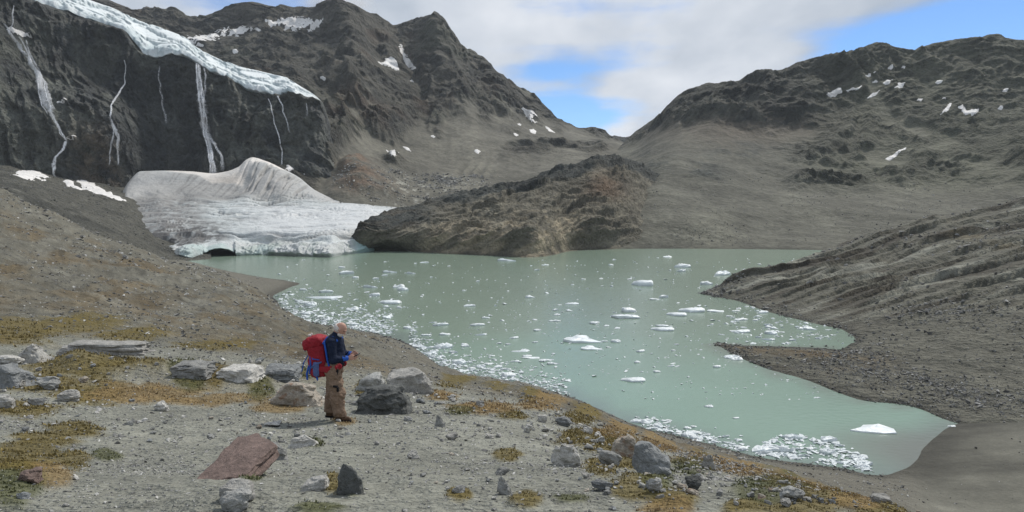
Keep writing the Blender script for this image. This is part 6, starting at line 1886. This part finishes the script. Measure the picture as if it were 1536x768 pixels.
def build_hiker():
    root = bpy.data.objects.new('person', None); COL.objects.link(root)
    root['label'] = 'hiker in navy jacket and tan trousers looking down at his hands'; root['category'] = 'person'
    i = near.look(503, 628, .8, 5.4)
    g = Vector(near.g[i])
    root.location = g + Vector((0, 0, 0.0)); root.rotation_euler = (0, 0, math.radians(-6))
    skin = plain_mat('skin', (0.47, 0.27, 0.20), .55, .35, .08, .05, .1)
    navy = plain_mat('navy_fabric', (0.012, 0.018, 0.038), .9, .2, .2, .04, .3)
    blue = plain_mat('blue_fabric', (0.020, 0.095, 0.42), .8, .25, .15, .04, .3)
    tan = plain_mat('tan_fabric', (0.225, 0.158, 0.112), .9, .2, .18, .06, .4)
    black = plain_mat('black_fabric', (0.012, 0.012, 0.014), .85, .2, .2, .03, .2)
    brown = plain_mat('boot_leather', (0.085, 0.050, 0.028), .7, .3, .3, .04, .4)
    white = plain_mat('white_hair', (0.60, 0.56, 0.52), .9, .2, .2, .012, .6)
    red = plain_mat('red_fabric', (0.27, 0.014, 0.024), .75, .3, .18, .06, .35)
    grey = plain_mat('grey_mesh', (0.09, 0.13, 0.28), .85, .2, .2, .03, .3)
    dark = plain_mat('dark_plastic', (0.015, 0.015, 0.017), .35, .5, .05, .05, 0)

    # body, one surface
    f = Field((-.30, -.36, .02), (.50, .36, 1.78), .0072)
    f.cone((-.01, 0, .95), (.0, 0, 1.12), .135, .125, .05, 1.15)
    f.cone((.0, 0, 1.12), (.0, 0, 1.36), .125, .135, .05, 1.25)
    f.cone((-.01, -.12, 1.40), (-.01, .12, 1.40), .075, .075, .05)
    f.cone((.015, 0, 1.43), HEADC + HR @ np.array((-.02, 0, -.07)), .062, .056, .03)
    for s, S in ((-1, 'R'), (1, 'L')):
        f.cone(J['hip' + S], J['knee' + S], .088, .060, .03); f.cone(J['knee' + S], J['ank' + S], .058, .040, .02)
        a = np.array(J['ank' + S]); f.cone(a + (-.03, 0, -.05), a + (.15, 0, -.06), .040, .034, .02)
        f.cone(J['sh' + S], J['el' + S], .055, .042, .03); f.cone(J['el' + S], J['wr' + S], .042, .029, .02)
        hand(f, J['wr' + S], s, None)
    f.ell(hp(0, 0, .012), (.100, .078, .108), .03, HR)               # skull
    f.ell(hp(.030, 0, -.055), (.062, .056, .070), .03, HR)           # jaw
    f.cone(hp(.088, 0, .018), hp(.116, 0, -.022), .010, .015, .012)  # nose
    f.ell(hp(.090, 0, .036), (.016, .050, .012), .012, HR)           # brow
    f.ell(hp(.082, 0, -.062), (.020, .028, .012), .01, HR)           # mouth
    f.ell(hp(.078, 0, -.098), (.020, .024, .018), .015, HR)          # chin
    for s in (-1, 1):
        f.ell(hp(-.005, s * .080, -.005), (.020, .012, .034), .008, HR)
        f.ell(hp(.088, s * .032, .016), (.014, .016, .010), .0, HR, cut=True)
    body = link('body', f.mesh('body'), skin, root)
    for s in (-1, 1):
        e = Field(hp(.075, s * .032, .014) - .03, hp(.075, s * .032, .014) + .03, .003)
        e.ell(hp(.076, s * .032, .016), (.013, .014, .011), .001)
        link('eye', e.mesh('eye'), dark, root)
    # hair: white fringe round the back and sides, short beard
    h = Field((-.1, -.14, 1.40), (.28, .14, 1.78), .0055)
    h.ell(hp(-.026, 0, -.006), (.098, .092, .084), .01, HR)
    h.ell(hp(.0, 0, .075), (.16, .2, .055), .01, HR, cut=True)
    h.ell(hp(.085, 0, .0), (.075, .2, .12), .01, HR, cut=True)
    h.wrinkle(.006, .012)
    link('hair', h.mesh('hair'), white, root)
    b = Field((-.1, -.14, 1.36), (.28, .14, 1.72), .0055)
    b.ell(hp(.038, 0, -.074), (.070, .064, .062), .01, HR)
    b.ell(hp(.085, 0, -.052), (.03, .036, .012), .008, HR)
    b.ell(hp(.03, 0, .03), (.2, .2, .062), .01, HR, cut=True)
    b.wrinkle(.005, .012)
    link('beard', b.mesh('beard'), white, root)
    # jacket
    f = Field((-.30, -.40, .86), (.36, .40, 1.56), .0085)
    f.cone((-.01, 0, .97), (.005, 0, 1.14), .158, .150, .05, 1.14)
    f.cone((.005, 0, 1.14), (-.005, 0, 1.36), .150, .152, .05, 1.22)
    f.cone((-.015, -.135, 1.405), (-.015, .135, 1.405), .088, .088, .05)
    f.cone((.005, 0, 1.42), (.045, 0, 1.515), .088, .072, .03)
    for S in 'RL':
        f.cone(J['sh' + S], J['el' + S], .078, .064, .04)
        e = np.array(J['el' + S]); w = np.array(J['wr' + S])
        f.cone(e, e + (w - e) * .72, .064, .052, .03)
    f.wrinkle(.010, .11, 3.0, (1, 1, 1.4))
    f.clip_z(.90)
    jk = link('jacket', f.mesh('jacket'), navy, root)
    for S in 'RL':
        e = np.array(J['el' + S]); w = np.array(J['wr' + S])
        c = Field(np.minimum(e, w) - .1, np.maximum(e, w) + .1, .006)
        c.cone(e + (w - e) * .66, e + (w - e) * .90, .0545, .045, .01); c.wrinkle(.005, .05)
        link('cuff', c.mesh('cuff'), blue, root)
    # trousers: wide and creased, with dark pocket flaps
    f = Field((-.34, -.34, .05), (.34, .34, 1.06), .0085)
    f.cone((-.012, 0, 1.0), (-.02, 0, .90), .150, .155, .04, 1.15)
    for S in 'RL':
        hpj = np.array(J['hip' + S]); k = np.array(J['knee' + S]); a = np.array(J['ank' + S])
        f.cone(hpj + (-.01, 0, -.02), k, .140, .122, .04); f.cone(k, a + (0, 0, .02), .122, .104, .03)
        f.cone(a + (0, 0, .05), a + (0.01, 0, -.01), .094, .097, .02)
    f.wrinkle(.030, .13, 1.0, (1, 1, 1.1)); f.wrinkle(.008, .05, 5.0, (1, 1, 1.6))
    f.clip_z(.085); f.clip_z(1.03, False)
    tr = link('trousers', f.mesh('trousers'), tan, root)
    for c, hh, rz in (((.065, -.232, .640), (.060, .026, .020), .12), ((.125, -.215, .585), (.016, .034, .042), 0), ((.085, -.178, .86), (.032, .024, .075), .1)):
        pk = Field(np.array(c) - .14, np.array(c) + .14, .007)
        pk.box(c, hh, .01, .01, rot_y(rz))
        link('pocket_flap', pk.mesh('pocket_flap'), black, root)
    for S in 'RL':
        a = np.array(J['ank' + S])
        bt = Field(a + (-.16, -.1, -.12), a + (.26, .1, .12), .007)
        bt.cone(a + (-.015, 0, .03), a + (-.01, 0, -.04), .062, .060, .02)
        bt.cone(a + (-.02, 0, -.055), a + (.15, 0, -.062), .055, .046, .03)
        bt.wrinkle(.005, .05)
        bt.clip_z(.0)
        bo = link('boot', bt.mesh('boot'), brown, root)
        so = Field(a + (-.16, -.1, -.13), a + (.26, .1, .0), .007)
        so.cone(a + (-.03, 0, -.09), a + (.16, 0, -.092), .060, .052, .01); so.clip_z(-.012); so.clip_z(.028, False)
        link('sole', so.mesh('sole'), black, bo)
    # what he holds
    ph = Field((.28, -.16, 1.02), (.52, .16, 1.28), .006)
    ph.box((.395, -.035, 1.15), (.042, .065, .008), .006, .001, rot_y(-.45))
    o = link('phone', ph.mesh('phone'), dark, None, label='small dark device held in the hiker\'s hands', category='phone')
    o.location = root.location; o.rotation_euler = root.rotation_euler

    # rucksack
    bag = bpy.data.objects.new('rucksack', None); COL.objects.link(bag)
    bag['label'] = 'tall red rucksack with blue straps on the hiker\'s back'; bag['category'] = 'rucksack'
    bag.location = root.location; bag.rotation_euler = root.rotation_euler; bag.scale = (0.93, 0.95, 0.985)
    R1 = rot_y(-.16)
    f = Field((-.66, -.32, .62), (.02, .32, 1.52), .0095)
    f.box((-.30, 0, 1.06), (.150, .170, .30), .085, .03, R1)
    f.box((-.375, 0, .96), (.11, .14, .17), .07, .05, R1)
    f.box((-.19, 0, 1.14), (.06, .155, .26), .05, .03, R1)
    f.box((-.35, 0, 1.26), (.15, .165, .12), .08, .04, R1)
    f.wrinkle(.012, .14, 2.0); f.wrinkle(.005, .05, 8.0)
    bd = link('pack_body', f.mesh('pack_body'), red, bag)
    f = Field((-.70, -.30, 1.08), (-.02, .30, 1.66), .0095)
    f.box((-.375, 0, 1.385), (.195, .185, .085), .065, .03, rot_y(-.20))
    f.box((-.395, 0, 1.44), (.13, .14, .055), .05, .05, rot_y(-.20))
    f.box((-.50, 0, 1.34), (.075, .17, .09), .06, .04, rot_y(-.2))
    f.wrinkle(.016, .10, 4.0); f.wrinkle(.006, .04, 9.0)
    ld = link('lid', f.mesh('lid'), red, bag)
    w = Field((-.60, -.1, 1.42), (-.30, .1, 1.62), .007)
    w.ell((-.47, -.03, 1.505), (.035, .03, .028), .01); w.ell((-.44, -.01, 1.525), (.02, .02, .025), .01)
    link('white_bundle', w.mesh('white_bundle'), white, bag)

    def strap(name, pts, r, sq, mat):
        pts = np.array(pts); s = Field(pts.min(0) - .06, pts.max(0) + .06, .0075)
        for a, b in zip(pts[:-1], pts[1:]):
            s.cone(a, b, r, r, .008, sq)
        link(name, s.mesh(name), mat, bag)
    for s in (-1, 1):
        strap('shoulder_strap', [(-.17, s * .12, 1.39), (-.09, s * .13, 1.485), (.02, s * .135, 1.495), (.095, s * .14, 1.44)], .024, 1.5, blue)
        strap('shoulder_strap', [(-.12, s * .215, 1.43), (-.085, s * .235, 1.30), (-.06, s * .225, 1.12), (-.03, s * .20, .96)], .019, 1.2, blue)
        strap('side_pocket', [(-.30, s * .165, .86), (-.30, s * .165, 1.00)], .075, .5, grey)
        strap('side_strap', [(-.43, s * .14, 1.20), (-.36, s * .175, 1.11), (-.24, s * .175, 1.10)], .011, 1.0, blue)
        strap('side_strap', [(-.45, s * .13, .92), (-.35, s * .19, .99), (-.20, s * .185, 1.06)], .017, 1.0, grey)
        strap('side_strap', [(-.42, s * .15, 1.16), (-.41, s * .17, 1.0), (-.45, s * .13, .84)], .016, 1.0, blue)
    strap('hanging_strap', [(-.46, -.12, .98), (-.50, -.13, .84), (-.49, -.14, .74)], .019, 1.0, blue)
    strap('hanging_strap', [(-.50, -.06, 1.15), (-.58, -.08, 1.02), (-.62, -.08, .86)], .010, 1.0, blue)
    strap('hanging_strap', [(-.30, -.16, .80), (-.28, -.17, .74)], .017, 1.0, blue)
    strap('hip_belt', [(-.20, -.17, .93), (-.08, -.225, .94), (.06, -.20, .965), (.13, -.13, .98)], .056, .55, red)
    strap('hip_belt', [(-.20, .17, .93), (-.08, .225, .94), (.06, .20, .965), (.13, .13, .98)], .056, .55, red)
    strap('hip_buckle', [(.145, -.12, .98), (.165, 0, .985), (.145, .12, .98)], .016, 1.0, black)


build_hiker()

# ------------------------------------------------------------------ mist on the summit, thin haze in the valley
def cloud_mat(name, dens):
    m = bpy.data.materials.new(name); m.use_nodes = True
    nt = m.node_tree; nt.nodes.clear()
    N, L = nt.nodes.new, nt.links.new
    out = N('ShaderNodeOutputMaterial'); pv = N('ShaderNodeVolumePrincipled')
    pv.inputs['Color'].default_value = (0.99, 0.99, 0.99, 1); pv.inputs['Anisotropy'].default_value = 0.0
    tc = N('ShaderNodeTexCoord')
    ln = N('ShaderNodeVectorMath'); ln.operation = 'LENGTH'; L(tc.outputs['Object'], ln.inputs[0])
    n = N('ShaderNodeTexNoise'); n.inputs['Scale'].default_value = 2.2; n.inputs['Detail'].default_value = 4
    L(tc.outputs['Object'], n.inputs['Vector'])
    ad = N('ShaderNodeMath'); ad.operation = 'MULTIPLY_ADD'; ad.inputs[1].default_value = 0.9; L(n.outputs['Fac'], ad.inputs[0])
    ng = N('ShaderNodeMath'); ng.operation = 'MULTIPLY'; ng.inputs[1].default_value = -1.0; L(ln.outputs['Value'], ng.inputs[0])
    L(ng.outputs[0], ad.inputs[2])
    mr = N('ShaderNodeMapRange'); mr.inputs['From Min'].default_value = -0.45; mr.inputs['From Max'].default_value = 0.35; mr.inputs['To Max'].default_value = dens
    L(ad.outputs[0], mr.inputs['Value']); L(mr.outputs[0], pv.inputs['Density']); L(pv.outputs[0], out.inputs['Volume'])
    return m


def cloud(label, px, py, D, r):
    bm = bmesh.new(); bmesh.ops.create_icosphere(bm, subdivisions=3, radius=1.0)
    me = bpy.data.meshes.new('cloud'); bm.to_mesh(me); bm.free()
    o = link('cloud', me, M_cloud, kind='stuff', label=label)
    o.location = P(px, py, D); o.scale = r
    return o


M_cloud = cloud_mat('summit_mist', 0.045)
cloud('wisp of cloud resting on the main summit', 504, 4, 1440, (85, 60, 30))


def haze_box():
    m = bpy.data.materials.new('haze_air'); m.use_nodes = True
    nt = m.node_tree; nt.nodes.clear()
    out = nt.nodes.new('ShaderNodeOutputMaterial'); pv = nt.nodes.new('ShaderNodeVolumePrincipled')
    pv.inputs['Color'].default_value = (0.86, 0.92, 1.0, 1); pv.inputs['Density'].default_value = HAZE
    nt.links.new(pv.outputs[0], out.inputs['Volume'])
    x0, x1, y0, y1, z0, z1 = -7000, 7000, -3500, 9500, -9, 480
    v = [(x, y, z) for x in (x0, x1) for y in (y0, y1) for z in (z0, z1)]
    f = [(0, 1, 3, 2), (4, 6, 7, 5), (0, 4, 5, 1), (2, 3, 7, 6), (0, 2, 6, 4), (1, 5, 7, 3)]
    me = bpy.data.meshes.new('haze'); me.from_pydata(v, [], f); me.update()
    link('haze', me, m, kind='stuff', label='thin bluish haze in the valley air')


HAZE = 0.00005
haze_box()
